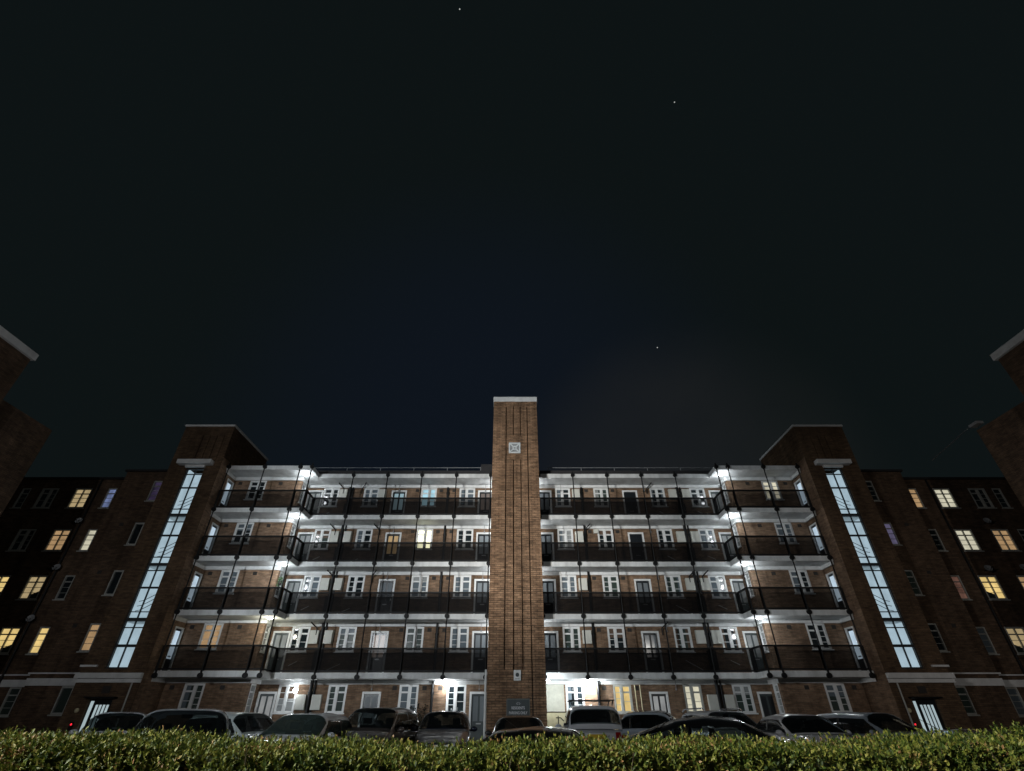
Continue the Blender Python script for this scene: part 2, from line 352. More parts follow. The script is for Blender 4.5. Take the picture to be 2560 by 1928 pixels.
def door(parent, ax, c, a0, a1, z0, z1, leaf='door', glass='doorglass', out=-1, rec=.06, style='two', label=None, fw=.085):
    def B(mb, u0, u1, w0, w1, d0, d1):
        lo, hi = sorted((c-out*d0, c-out*d1))
        if ax == 'x': mb.box(u0, u1, lo, hi, w0, w1)
        else: mb.box(lo, hi, u0, u1, w0, w1)
    lf = MB(); W = a1-a0
    B(lf, a0+fw+.003, a1-fw-.003, z0+.01, z1-fw-.003, rec, rec+.05)
    o = lf.build('door', M[leaf], parent)
    f = MB(); B(f, a0-.01, a0+fw, z0, z1-fw, -.03, rec+.06); B(f, a1-fw, a1+.01, z0, z1-fw, -.03, rec+.06); B(f, a0-.01, a1+.01, z1-fw, z1+.01, -.03, rec+.06)
    f.build('door_frame', M['frame'], o)
    m = (a0+a1)/2; H = z1-z0; g = MB(); d = rec-.006
    if style == 'two':
        for (u0, u1) in ((a0+fw+.09, m-.05), (m+.05, a1-fw-.09)):
            B(g, u0, u1, z0+H*.40, z1-fw-.10, d, rec-.001)
    else:
        B(g, a0+fw+.07, a1-fw-.07, z0+H*.30, z1-fw-.10, d, rec-.001)
    g.build('glass', M[glass], o)
    hd = MB(); B(hd, m-.12, m+.12, z0+H*.34, z0+H*.365, rec-.02, rec-.002); B(hd, a1-fw-.075, a1-fw-.045, z0+H*.44, z0+H*.50, rec-.045, rec-.002)
    hd.build('handle', M['rim'], o)
    if label: o['label'] = label
    return o

# ------------------------------------------------------------------ main block
block = thing('apartment_block', 'long brick flats with white access balconies and black railings behind the cars', 'apartment block', (0.12, 29, 0))
AX = .12                                                # axis of symmetry
LW = [(-11.3, .98), (-8.8, .95), (-5.2, .97), (-2.8, .98)]
RW = [(3.17, .93), (5.56, .92), (9.1, .92), (11.6, .95)]
LD = [-12.28, -7.05, -1.65]; RD = [2.0, 7.36, 12.78]
lit = {(4, -5.2): 'lit_cyan', (3, -5.2): 'lit_bright', (0, 5.56): 'lit_cream', (0, 9.1): 'lit_white'}
net = {(2, -11.3): 'glassnet', (2, -2.8): 'glassnet', (2, 11.6): 'glassblind', (1, -2.8): 'glassnet', (1, -8.8): 'glassdim', (2, -5.2): 'glassnet', (1, -5.2): 'glassdim',
       (0, -11.3): 'glassblind', (0, -8.8): 'glassdim', (0, -5.2): 'glassnet', (0, 3.17): 'glass', (0, 11.6): 'glassdim', (3, 3.17): 'glassblind', (2, 3.17): 'glassnet', (4, -8.8): 'glassnet',
       (4, -2.8): 'glassnet', (3, 11.6): 'glassnet', (4, 11.6): 'glass', (1, 3.17): 'glassdim', (1, 5.56): 'glass'}
dglass = {(4, -7.05): 'lit_doorcyan', (3, -7.05): 'lit_dooramber', (4, -1.65): 'lit_doorpink', (0, -12.28): 'lit_doorwhite', (0, 7.36): 'lit_doorwhite', (0, 12.78): 'door',
          (4, 7.36): 'door', (3, 7.36): 'door', (1, -7.05): 'lit_doorpink'}
holes = []; jobs = []
for k in range(5):
    f = FLO[k]; hz = SOF[k+1]-.185
    for (x, w) in LW + RW:
        h = (x-w/2, x+w/2, hz-1.19, hz); holes.append(h); jobs.append(('w', k, x, h))
    for x in LD + (RD if k else RD[1:]):
        h = (x-.46, x+.46, f, f+2.03); holes.append(h); jobs.append(('d', k, x, h))
XR = (-12.8, 13.05)
mb = MB(); wall(mb, 'x', YW, XR[0], XR[1], .3, SOF[5], holes)
bay_holes = {-1: [], 1: []}
for side, bx in ((-1, -15.42), (1, 15.66)):
    for k in range(5):
        hz = SOF[k+1]-.185; bay_holes[side].append((bx-.5, bx+.5, hz-1.19, hz))
XS = (-16.95, 17.05)
wall(mb, 'x', YBW, XS[0], XR[0], .3, SOF[5], bay_holes[-1]); wall(mb, 'x', YBW, XR[1], XS[1], .3, SOF[5], bay_holes[1])
ret = []
for k in range(5):
    hz = SOF[k+1]-.185; ret.append((28.05, 28.62, hz-1.25, hz))
wall(mb, 'y', XR[0], YBW, YW, .3, SOF[5], ret, out=1); wall(mb, 'y', XR[1], YBW, YW, .3, SOF[5], ret, out=-1)
mb.build('wall', M['brick'], block)
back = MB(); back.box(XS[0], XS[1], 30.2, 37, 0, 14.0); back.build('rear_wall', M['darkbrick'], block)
for kind, k, x, h in jobs:
    if kind == 'w':
        fl = x in (-11.3, -8.8, -2.8, 5.56, 9.1) if k != 4 else x in (-2.8, -8.8, 9.1, 3.17)
        pm = lit.get((k, x)) or net.get((k, x)) or random.choice(['glass', 'glass', 'glass', 'glassdim'])
        lab = {'lit_cyan': 'window lit pale blue', 'lit_bright': 'brightly lit yellow window', 'lit_cream': 'window lit warm yellow', 'lit_white': 'window lit pale cream'}.get(pm)
        window(block, 'x', YW, *h, pm, 'main', flip=fl, label=lab, frame='frame' if pm not in ('lit_cream', 'lit_white') else 'oldframe')
    else:
        lf = 'doorgrey' if (k == 0 and x < 0) or x in (-12.28, 12.78) else 'door'
        gm = dglass.get((k, x), 'doorglass')
        if x in (-12.28, 12.78) and k and gm == 'doorglass': gm = 'glassblind'
        lab = {'lit_doorcyan': 'dark door with pale blue lit glass', 'lit_dooramber': 'dark door with amber lit glass', 'lit_doorpink': 'dark door with pinkish lit glass'}.get(gm)
        door(block, 'x', YW, *h, leaf=lf, glass=gm, label=lab)
for side in (-1, 1):
    for k in range(5):
        h = bay_holes[side][k]
        pm = 'glass'
        if (side, k) == (-1, 1): pm = 'lit_amber'
        elif (side, k) == (1, 4): pm = 'lit_white'
        elif (side, k) in ((-1, 2), (1, 3)): pm = 'glassnet'
        elif k == 0: pm = 'glassdim'
        window(block, 'x', YBW, *h, pm, 'main', flip=(side == 1 and k == 9), label={'lit_amber': 'window with glowing orange curtain', 'lit_white': 'window lit warm white'}.get(pm))
        xc = XR[0] if side < 0 else XR[1]
        window(block, 'y', xc, 28.05, 28.62, h[3]-1.25, h[3], 'glassblind', 'narrow', out=-side, sill=True)
# slabs, cornices, roof
for k in range(1, 6):
    t, s = TOP[k], SOF[k]
    for (x0, x1, y0) in ((XS[0], -11.8, YP), (-11.8, 12.05, YB), (12.05, XS[1], YP)):
        b = MB(); b.box(x0, x1, y0, YW+.4 if k == 5 else YW-.003, s, t); b.build('balcony_slab', M['fascia'], block, bevel=.012)
    c = MB()
    c.box(XR[0]+.003, XR[1]-.003, YW-.10, YW-.003, s-.18, s-.002)
    c.box(XS[0]+.003, XR[0]-.002, YBW-.10, YBW-.003, s-.18, s-.002); c.box(XR[1]+.002, XS[1]-.003, YBW-.10, YBW-.003, s-.18, s-.002)
    c.box(XR[0]+.003, XR[0]+.10, YBW-.10, YW-.102, s-.18, s-.002); c.box(XR[1]-.10, XR[1]-.003, YBW-.10, YW-.102, s-.18, s-.002)
    c.box(XS[0]+.003, XS[0]+.10, YP+.05, YBW-.102, s-.18, s-.002); c.box(XS[1]-.10, XS[1]-.003, YP+.05, YBW-.102, s-.18, s-.002)
    c.build('cornice', M['white'], block)
rf = MB(); rf.box(XS[0]+.1, XS[1]-.1, 28.35, 37, 13.965, 14.45); rf.build('roof', M['roof'], block)
for (x0, x1) in ((-14.8, -2.0), (2.3, 15.0)):
    rr = MB(); rr.bar((x0, 28.7, 14.80), (x1, 28.7, 14.80), .03)
    n = 7
    for i in range(n): rr.bar((x0+(x1-x0)*i/(n-1), 28.7, 14.45), (x0+(x1-x0)*i/(n-1), 28.7, 14.80), .03)
    rr.build('roof_rail', M['grey'], block)
st = MB(); st.box(-2.0, -1.2, 28.7, 29.6, 14.455, 15.05); st.build('roof_hatch', M['roof'], block)
# pipes, cabinets, air bricks, conduits
for (x, rr) in ((-4.0, .07), (4.34, .07), (-10.12, .085), (-9.93, .05), (10.32, .085), (10.52, .05)):
    p = MB(); p.tube((x, YW-.11, .35), (x, YW-.11, SOF[5]-.18), rr, k=10)
    for k in range(1, 6): p.tube((x, YW-.11, SOF[k]-.62), (x, YW-.11, SOF[k]-.50), rr*1.35, k=10)
    p.build('soil_pipe', M['pipe'], block, smooth=False)
for x, y0, lvls in ((-10.1, -10.1, (1, 2, 3, 4)), (10.4, 10.4, (1, 2, 3, 4))):
    b = MB()
    for k in lvls: b.box(x-.19, x+.21, YW-.21, YW-.005, FLO[k]+.01, FLO[k]+1.1)
    b.build('pipe_casing', M['pipe'], block)
branch = [(3, 4, -9.35), (-1, 2, -10.1), (1, 2, -7.9), (3, 4, 8.4), (1, 2, 10.0), (2, 2, 10.75), (-1, 1, -10.4), (1, 1, 8.0), (-1, 3, -10.5), (-1, 3, -7.9), (-1, 4, -10.5), (1, 3, 4.35)]
for sg, k, x in branch:
    s = SOF[k+1]; d = math.copysign(1, sg)
    p = MB(); p.tube((x, YW-.16, s-.60), (x, YW-.17, s-.28), .032, k=7); p.tube((x, YW-.17, s-.28), (x+d*.28, YW-.50, s-.02), .032, k=7)
    p.build('waste_pipe', M['pipe'], block)
for k in range(1, 5):
    for (xa, za, xb, zb_) in ((9.02, .66, 9.95, .16), (11.35, .66, 11.78, .46), (-9.55, .22, -8.9, .50), (-11.55, .42, -11.15, .62)):
        p = MB(); p.tube((xa, YW-.05, FLO[k]+za), (xb, YW-.05, FLO[k]+zb_), .016, k=6); p.build('waste_pipe', M['frame'], block)
cab = [(-10.5, (0, 1, 2, 3, 4)), (-9.73, (0, 1, 2, 3)), (-8.08, (4,)), (3.98, (1, 2, 3, 4)), (10.0, (0, 1, 2, 3, 4)), (10.83, (0, 1, 2, 3, 4))]
for x, ks in cab:
    for k in ks:
        z = FLO[k] + (1.42 if k else 1.27); w = .235
        b = MB(); b.box(x-w, x+w, YW-.17, YW-.004, z, z+.64); b.box(x-w+.02, x+w-.02, YW-.178, YW-.168, z+.02, z+.62)
        b.build('meter_cabinet', M['cabinet'], block, bevel=.006)
b = MB(); b.box(1.6, 2.62, YW-.02, YW-.002, .6, SOF[1]-.19); b.build('floodlit_brick_patch', M['floodlitbrick'], block)  # pale sheet paints the floodlight's glow over plain brick
b = MB(); b.box(5.0-.14, 5.0+.14, YW-.12, YW-.004, SOF[4]-.46, SOF[4]-.22); b.build('junction_box', M['cabinet'], block)
for k in range(5):
    for x in (-5.93, -4.42, -3.62, 4.65, 6.3):
        z = SOF[k+1]-.34; v = MB(); v.box(x-.11, x+.11, YW-.012, YW+.02, z-.09, z+.09)
        for j in range(4): v.box(x-.10, x+.10, YW-.02, YW-.012, z-.07+j*.04, z-.055+j*.04)
        v.build('air_brick', M['vent'], block)
    for x in (-16.5, -14.05, 14.3, 16.6):
        z = SOF[k+1]-.36; v = MB(); v.box(x-.11, x+.11, YBW-.012, YBW+.02, z-.09, z+.09)
        for j in range(4): v.box(x-.10, x+.10, YBW-.02, YBW-.012, z-.07+j*.04, z-.055+j*.04)
        v.build('air_brick', M['vent'], block)
    s = SOF[k+1]
    for (x0, x1) in ((-8.3, -1.3), (1.8, 8.6)):
        c = MB(); c.bar((x0, YW-.22, s-.018), (x1, YW-.22, s-.018), .022)
        for xd in (x0+1.25, x1-.35): c.bar((xd, YW-.19, s-.03), (xd, YW-.14, s-.36), .02); c.box(xd-.03, xd+.03, YW-.17, YW-.11, s-.44, s-.36)
        c.build('conduit', M['grey'], block)
# white drip pipe in walkway wall plane on ground floor right
for x in (6.2, 6.46):
    p = MB(); p.tube((x, YW-.05, .6), (x, YW-.05, SOF[1]-.2), .025, k=6); p.build('gas_pipe', M['cream'], block)
# balustrades: railing (posts + rails) with a perforated panel each; poles run floor to roof
def railing(a, b, z, pm='panel'):
    """a, b: (x, y) ends"""
    r = MB(); H = 1.05
    r.bar((*a, z+H), (*b, z+H), .085, .07); r.bar((*a, z+.07), (*b, z+.07), .075, .07)
    r.bar((*a, z), (*a, z+H), .085); r.bar((*b, z), (*b, z+H), .085)
    o = r.build('railing', M['black'], block)
    d = Vector((b[0]-a[0], b[1]-a[1], 0)).normalized()*.035
    p = MB(); p.quad((a[0]+d.x, a[1]+d.y, z+.09), (b[0]-d.x, b[1]-d.y, z+.09), (b[0]-d.x, b[1]-d.y, z+H-.02), (a[0]+d.x, a[1]+d.y, z+H-.02))
    p.build('mesh_panel', M[pm], o)
PX_L = [-11.79, -9.69, -7.59, -5.50, -3.39, -1.30]; PX_R = [1.62, 3.71, 5.80, 7.90, 9.97, 12.04]
yr, yp = YB+.06, YP+.06
for k in range(1, 5):
    z = TOP[k]
    for P_ in (PX_L, PX_R):
        for i in range(5): railing((P_[i], yr), (P_[i+1], yr), z)
    railing((PX_L[5], yr), (PX_R[0], yr), z)
    for P_ in ([-16.85, -14.62, -12.52, -11.86], [12.11, 12.76, 14.87, 16.95]):
        for i in range(3): railing((P_[i], yp), (P_[i+1], yp), z, 'panelbay')
    railing((-11.86, yp), (-11.86, yr), z, 'panelbay'); railing((12.11, yp), (12.11, yr), z, 'panelbay')
def pole(x, y, hx=0):
    p = MB(); p.tube((x, y, TOP[1]-.24), (x, y, TOP[5]-.06), .034, k=8)
    for k in range(1, 6):
        zc = TOP[k]-(.11 if k > 1 else .20)
        p.tube((x, y-.07, zc), (x, y+.05, zc), .115, k=14)
        p.tube((x, y, zc-.02), (x, y, zc+.24), .045, k=8)
    p.build('support_pole', M['black'], block)
for x in PX_L[1:] + PX_R[:-1]: pole(x, YB-.045)
for x in (-16.75, -14.62, -12.52, -11.83, 12.08, 12.76, 14.87, 16.88): pole(x, YP-.045)
# doors in the flank of each stair tower, opening on the bay balconies (they belong to the block's walkway)
# ------------------------------------------------------------------ central brick tower
def tz(z): return EYE + (z-EYE)*.985
tower = thing('brick_tower', 'tall slim brick tower with white coping and square emblem, in the middle of the balconies', 'tower', (.21, 27.1, 0))
TX0, TX1, TYF, TYB = -1.166, 1.585, 26.6, 27.72
GX = [-.362, .079, .522, .95]; gw = .028
top = tz(18.73)
mb = MB()
def strip(x0, x1, z0, z1, y=TYF):
    mb.quad((x0, y, z0), (x1, y, z0), (x1, y, z1), (x0, y, z1))
def groove(x, z0, z1, d=.22):
    a, b = x-gw, x+gw; y0, y1 = TYF, TYF+d
    mb.quad((a, y0, z0), (a, y0, z1), (a, y1, z1), (a, y1, z0)); mb.quad((b, y0, z0), (b, y1, z0), (b, y1, z1), (b, y0, z1))
    mb.quad((a, y1, z0), (a, y1, z1), (b, y1, z1), (b, y1, z0))
    mb.quad((a, y0, z0), (a, y1, z0), (b, y1, z0), (b, y0, z0)); mb.quad((a, y0, z1), (b, y0, z1), (b, y1, z1), (a, y1, z1))
zb, zt, zm0, zm1 = tz(3.48), tz(18.34), tz(14.56), tz(16.21)
edges = [TX0] + [e for g in GX for e in (g-gw, g+gw)] + [TX1]
for i in range(0, 10, 2): strip(edges[i], edges[i+1], 0, top)
for i, g in enumerate(GX):
    a, b = g-gw, g+gw
    strip(a, b, zt, top)
    lo = tz(2.4) if i == 3 else zb
    strip(a, b, 0, lo)
    if i in (1, 2): strip(a, b, zm0, zm1); groove(g, lo, zm0); groove(g, zm1, zt)
    else: groove(g, lo, zt)
mb.quad((TX0, TYF, 0), (TX0, TYF, top), (TX0, TYB, top), (TX0, TYB, 0)); mb.quad((TX1, TYF, 0), (TX1, TYB, 0), (TX1, TYB, top), (TX1, TYF, top))
mb.quad((TX0, TYB, 0), (TX0, TYB, top), (TX1, TYB, top), (TX1, TYB, 0))
mb.build('wall', M['towerbrick'], tower)
b = MB(); b.box(TX0-.035, TX1+.035, TYF-.035, TYB+.02, top, tz(19.09)); b.build('coping', M['white'], tower, bevel=.01)
ex, ez, es = .16, tz(15.33), .35
e = MB(); e.box(ex-es+.04, ex+es-.04, TYF-.012, TYF-.003, ez-es+.04, ez+es-.04)
em = e.build('emblem_panel', M['emblemin'], tower)
e = MB(); w = .075; y0, y1 = TYF-.07, TYF-.004
e.box(ex-es, ex+es, y0, y1, ez+es-w, ez+es); e.box(ex-es, ex+es, y0, y1, ez-es, ez-es+w); e.box(ex-es, ex-es+w, y0, y1, ez-es+w, ez+es-w); e.box(ex+es-w, ex+es, y0, y1, ez-es+w, ez+es-w)
for sx in (-1, 1):
    for sz in (-1, 1):
        e.bar((ex+sx*.10, TYF-.045, ez+sz*.10), (ex+sx*(es-.05), TYF-.045, ez+sz*(es-.05)), .055, .06)
e.box(ex-.125, ex+.125, y0+.006, y1-.01, ez+.06, ez+.125); e.box(ex-.125, ex+.125, y0+.006, y1-.01, ez-.125, ez-.06); e.box(ex-.125, ex-.06, y0+.006, y1-.01, ez-.06, ez+.06); e.box(ex+.06, ex+.125, y0+.006, y1-.01, ez-.06, ez+.06)
e.build('emblem', M['emblem'], tower)
p = MB(); p.tube((TX0-.07, TYF+.12, .2), (TX0-.07, TYF+.12, tz(3.5)), .05, k=10); p.build('downpipe', M['white'], tower)
p = MB(); p.tube((.86+.09, TYF-.03, .3), (.86+.09, TYF-.03, tz(2.5)), .02, k=6); p.build('cable', M['pipe'], tower)

def text_mesh(s, size, width, font_scale=1.0, extrude=.006):
    cu = bpy.data.curves.new('lettering', 'FONT'); cu.body = s; cu.size = size; cu.extrude = extrude; cu.align_x = 'CENTER'
    cu.resolution_u = 3; cu.offset = size*.018
    o = bpy.data.objects.new('lettering_tmp', cu); COL.objects.link(o)
    dg = bpy.context.evaluated_depsgraph_get(); me = bpy.data.meshes.new_from_object(o.evaluated_get(dg))
    bpy.data.objects.remove(o); xs = [v.co.x for v in me.vertices]; k = width/(max(xs)-min(xs)); c = (max(xs)+min(xs))/2
    for v in me.vertices: v.co = ((v.co.x-c)*k, -v.co.z, v.co.y)
    return me
def lettering(s, size, width, x, y, z, parent, mat, name='lettering'):
    me = text_mesh(s, size, width); me.materials.clear(); me.materials.append(mat)
    o = bpy.data.objects.new(name, me); COL.objects.link(o); o.parent = parent
    o.location = Vector((x, y, z)) - (parent.location if parent.type == 'EMPTY' else Vector((0, 0, 0)))
    return o
sgn = thing('parking_sign', 'dark grey wall sign reading residents parking only, above the black car', 'sign', (.28, TYF-.02, 1.3))
b = MB(); b.box(-.26, .82, TYF-.035, TYF-.004, 1.30, 2.31); b.build('sign_board', M['signedge'], sgn, bevel=.006)
b = MB(); b.box(-.215, .775, TYF-.045, TYF-.0345, 1.345, 2.265); b.build('sign_face', M['signgrey'], sgn)
lettering('RESIDENTS', .15, .60, .28, TYF-.052, 1.90, sgn, M['letter'])
lettering('PARKING ONLY', .15, .83, .28, TYF-.052, 1.715, sgn, M['letter'])
c = MB()
for i in range(9):
    a0 = math.pi*(.12+.76*i/9); a1 = math.pi*(.12+.76*(i+1)/9)
    c.bar((.28+.11*math.cos(a0), TYF-.05, 2.07+.09*math.sin(a0)), (.28+.11*math.cos(a1), TYF-.05, 2.07+.09*math.sin(a1)), .022, .008)
for x in (-.045, .045): c.bar((.28+x, TYF-.05, 2.07), (.28+x, TYF-.05, 2.12), .02, .008)
c.build('crest', M['emblem'], sgn)
al = thing('alarm_box', 'small white box with dark round badge high on the brick tower above the parking sign', 'alarm box', (.25, TYF-.05, tz(3.03)))
b = MB(); b.box(.08, .42, TYF-.13, TYF-.004, tz(3.03), tz(3.47)); b.build('casing', M['white'], al, bevel=.015)
b = MB(); b.tube((.25, TYF-.131, tz(3.27)), (.25, TYF-.145, tz(3.27)), .085, k=18); b.build('badge', M['signgrey'], al)
b = MB(); b.box(.15, .35, TYF-.136, TYF-.131, tz(3.09), tz(3.12)); b.build('strip', M['grey'], al)

# ------------------------------------------------------------------ stair towers
def stair_tower(sgn_, label):
    X = lambda x: AX + sgn_*(x)                         # x measured outward from the axis
    t = thing('stair_tower', label, 'stair tower', (X(18.4), 26.5, 0), group='stair towers with lit window strips')
    xi, xo = 17.0, 19.95; cx = 18.40
    def bx(m, a, b_, y0, y1, z0, z1):
        x0, x1 = sorted((X(a), X(b_))); m.box(x0, x1, y0, y1, z0, z1)
    mb = MB(); a0, a1 = sorted((X(xi), X(xo)))
    s0, s1 = sorted((X(cx-.525), X(cx+.525)))
    d0, d1 = X(cx)-.64, X(cx)+.44
    gx = [X(cx-.85+.43*i*1.15) for i in range(4)]
    wall(mb, 'x', YT, a0, a1, 0, 16.22, [(s0, s1, 3.45, 13.5), (d0, d1, .3, 2.28)], depth=.28)
    # flank facing the balconies, with door openings; paler brick stands for lamp light
    dh = [(27.02, 27.74, FLO[k], FLO[k]+2.0) for k in range(1, 5)]
    xf = X(xi)
    fl = MB(); wall(fl, 'y', xf, YT, 28.9, 0, 14.2, dh, out=-sgn_); fl.build('flank_wall', M['brick'], t)
    wall(mb, 'y', xf, 28.9, 30.6, 0, 14.2, [], out=-sgn_); wall(mb, 'y', xf, YT, 30.6, 14.2, 16.22, [], out=-sgn_)
    wall(mb, 'y', X(xo), YT, 30.6, 0, 16.22, [], out=sgn_)
    mb.quad((a0, 30.6, 0), (a1, 30.6, 0), (a1, 30.6, 16.22), (a0, 30.6, 16.22))
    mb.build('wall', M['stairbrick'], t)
    # brick piers giving the vertical grooves above the window ledge
    pr = MB(); ge = [cx-1.05, cx-.62, cx-.20, cx+.22, cx+.66]
    for i in range(4): bx(pr, ge[i]+.035, ge[i+1]-.035, YT-.055, YT-.002, 13.95, 15.62)
    pr.build('pier', M['stairbrick'], t)
    c = MB(); bx(c, xi-.05, xo+.05, YT-.06, 30.65, 16.22, 16.34); c.build('coping', M['white'], t)
    l = MB(); bx(l, cx-.98, cx+.98, YT-.38, YT-.002, 13.64, 13.90); bx(l, cx-.56, cx+.56, YT-.14, YT-.003, 13.50, 13.64); l.build('ledge', M['white'], t, bevel=.02)
    b_ = MB(); bx(b_, xi+.002, xo+.08, YT-.16, YT-.002, 3.07, 3.28); bx(b_, xi+.002, xo+.05, YT-.09, YT-.002, 2.90, 3.05); b_.build('string_course', M['white'], t)
    b_ = MB(); bx(b_, xo-.7, xo+.07, YT-.10, YT-.002, 3.52, 3.60); b_.build('ledge', M['white'], t)
    # glazing frame: transoms at the measured heights
    f = MB(); y0, y1 = YT+.10, YT+.17
    f.box(s0, s0+.045, y0, y1, 3.45, 13.5); f.box(s1-.045, s1, y0, y1, 3.45, 13.5); xm = (s0+s1)/2; f.box(xm-.026, xm+.026, y0, y1, 3.45, 13.5)
    for z, h in ((13.46, .08), (13.15, .06), (12.33, .10), (11.09, .05), (10.76, .19)): f.box(s0+.045, s1-.045, y0-.01, y1-.004, z-h*.36, z+h*.36)
    for z0 in (10.37, 7.83, 5.18):
        f.box(s0+.045, s1-.045, y0-.01, y1-.004, z0-.022, z0+.022)
    for z, h in ((9.63, .12), (8.50, .05), (8.14, .18), (7.0, .12), (5.88, .05), (5.54, .20), (4.40, .16), (3.49, .08)): f.box(s0+.045, s1-.045, y0-.01, y1-.004, z-h*.36, z+h*.36)
    fo = f.build('stair_window', M['stairframe'], t)
    g = MB(); g.quad((s0, YT+.14, 3.45), (s1, YT+.14, 3.45), (s1, YT+.14, 13.5), (s0, YT+.14, 13.5)); g.build('pane', M['clear'], fo)
    # lit stairwell behind: back wall, landings and sloping handrails
    r = MB(); r.quad((s0-.25, YT+1.25, 3.3), (s1+.25, YT+1.25, 3.3), (s1+.25, YT+1.25, 13.7), (s0-.25, YT+1.25, 13.7))
    for xx in (s0-.25, s1+.25): r.quad((xx, YT+.28, 3.3), (xx, YT+1.25, 3.3), (xx, YT+1.25, 13.7), (xx, YT+.28, 13.7))
    r.build('stairwell', M['stairwall'], t)
    ld = MB()
    for z in (10.95, 8.32, 5.70): ld.box(s0-.24, s1+.24, YT+.35, YT+1.2, z-.22, z-.06)
    ld.build('landing', M['white'], t)
    h = MB()
    for z in (11.25, 8.65, 6.02):
        for j in range(3):
            zz = z + .22*j; u = 1 if sgn_ < 0 else -1
            p0 = (xm - u*.46, YT+.42, zz-.05); pa = (xm - u*.22, YT+.42, zz); p1 = (xm + u*.46, YT+.42, zz+.40)
            h.bar(p0, pa, .022); h.bar(pa, p1, .022)
    h.build('handrail', M['black'], t)
    # entrance: slatted glass, canopy
    e = MB(); yy = YT+.12
    e.box(d0, d1, yy, yy+.05, .3, 2.28); eo = e.build('entrance_door', M['door'], t)
    sl = MB()
    for (u0, u1, zt_) in ((d0+.06, d0+.20, 2.20), (d0+.34, d0+.44, 2.06), (d0+.50, d0+.60, 2.06), (d0+.66, d0+.76, 2.06), (d0+.82, d0+.92, 2.06)):
        sl.box(u0, u1, yy-.012, yy-.002, .75, zt_)
    sl.build('glass_slat', M['stairslat'], eo)
    cn = MB(); cn.box(d0-.12, d1+.18, YT-.22, YT-.003, 2.30, 2.36); cn.build('canopy', M['black'], t)
    lb = MB(); lb.box(X(cx)-.20, X(cx)+.16, YT-.03, YT-.003, 2.50, 2.76); lb.build('name_plate', M['vent'], t)
    for k in range(1, 5):
        door(t, 'y', xf, 27.02, 27.74, FLO[k], FLO[k]+2.0, leaf='door', glass='sidedoor', out=-sgn_, style='one', fw=.06)
    p = MB(); p.tube((X(xi+.35), YT-.05, .3), (X(xi+.35), YT-.05, 2.9), .035, k=8); p.build('downpipe', M['oldframe'], t)
    wl = thing('entrance_lamp', 'small unlit white lamp beside the %s stair tower entrance' % ('left' if sgn_ < 0 else 'right'), 'lamp', (d0-.32, YT-.05, 1.8), group='entrance lamps')
    b_ = MB(); b_.disc((d0-.32, YT-.05, 1.85), (0, -1, 0), .09, .05, k=14); b_.tube((d0-.32, YT-.05, 1.85), (d0-.32, YT-.003, 1.85), .09, k=14); b_.build('lamp_body', M['cream'], wl, smooth=False)
    ep = thing('entry_panel', 'entry keypad with glowing red light beside the %s stair tower door' % ('left' if sgn_ < 0 else 'right'), 'entry panel', (d0-.30, YT-.03, 1.25), group='door entry panels')
    b_ = MB(); b_.box(d0-.38, d0-.22, YT-.035, YT-.003, 1.15, 1.42); b_.build('panel_plate', M['black'], ep)
    b_ = MB(); b_.tube((d0-.30, YT-.036, 1.34), (d0-.30, YT-.05, 1.34), .038, k=12); b_.build('indicator', M['redled'], ep)
    return t
stair_tower(-1, 'brick stair tower with tall bright window strip, left of the balconies')
stair_tower(1, 'brick stair tower with tall bright window strip, right of the balconies')

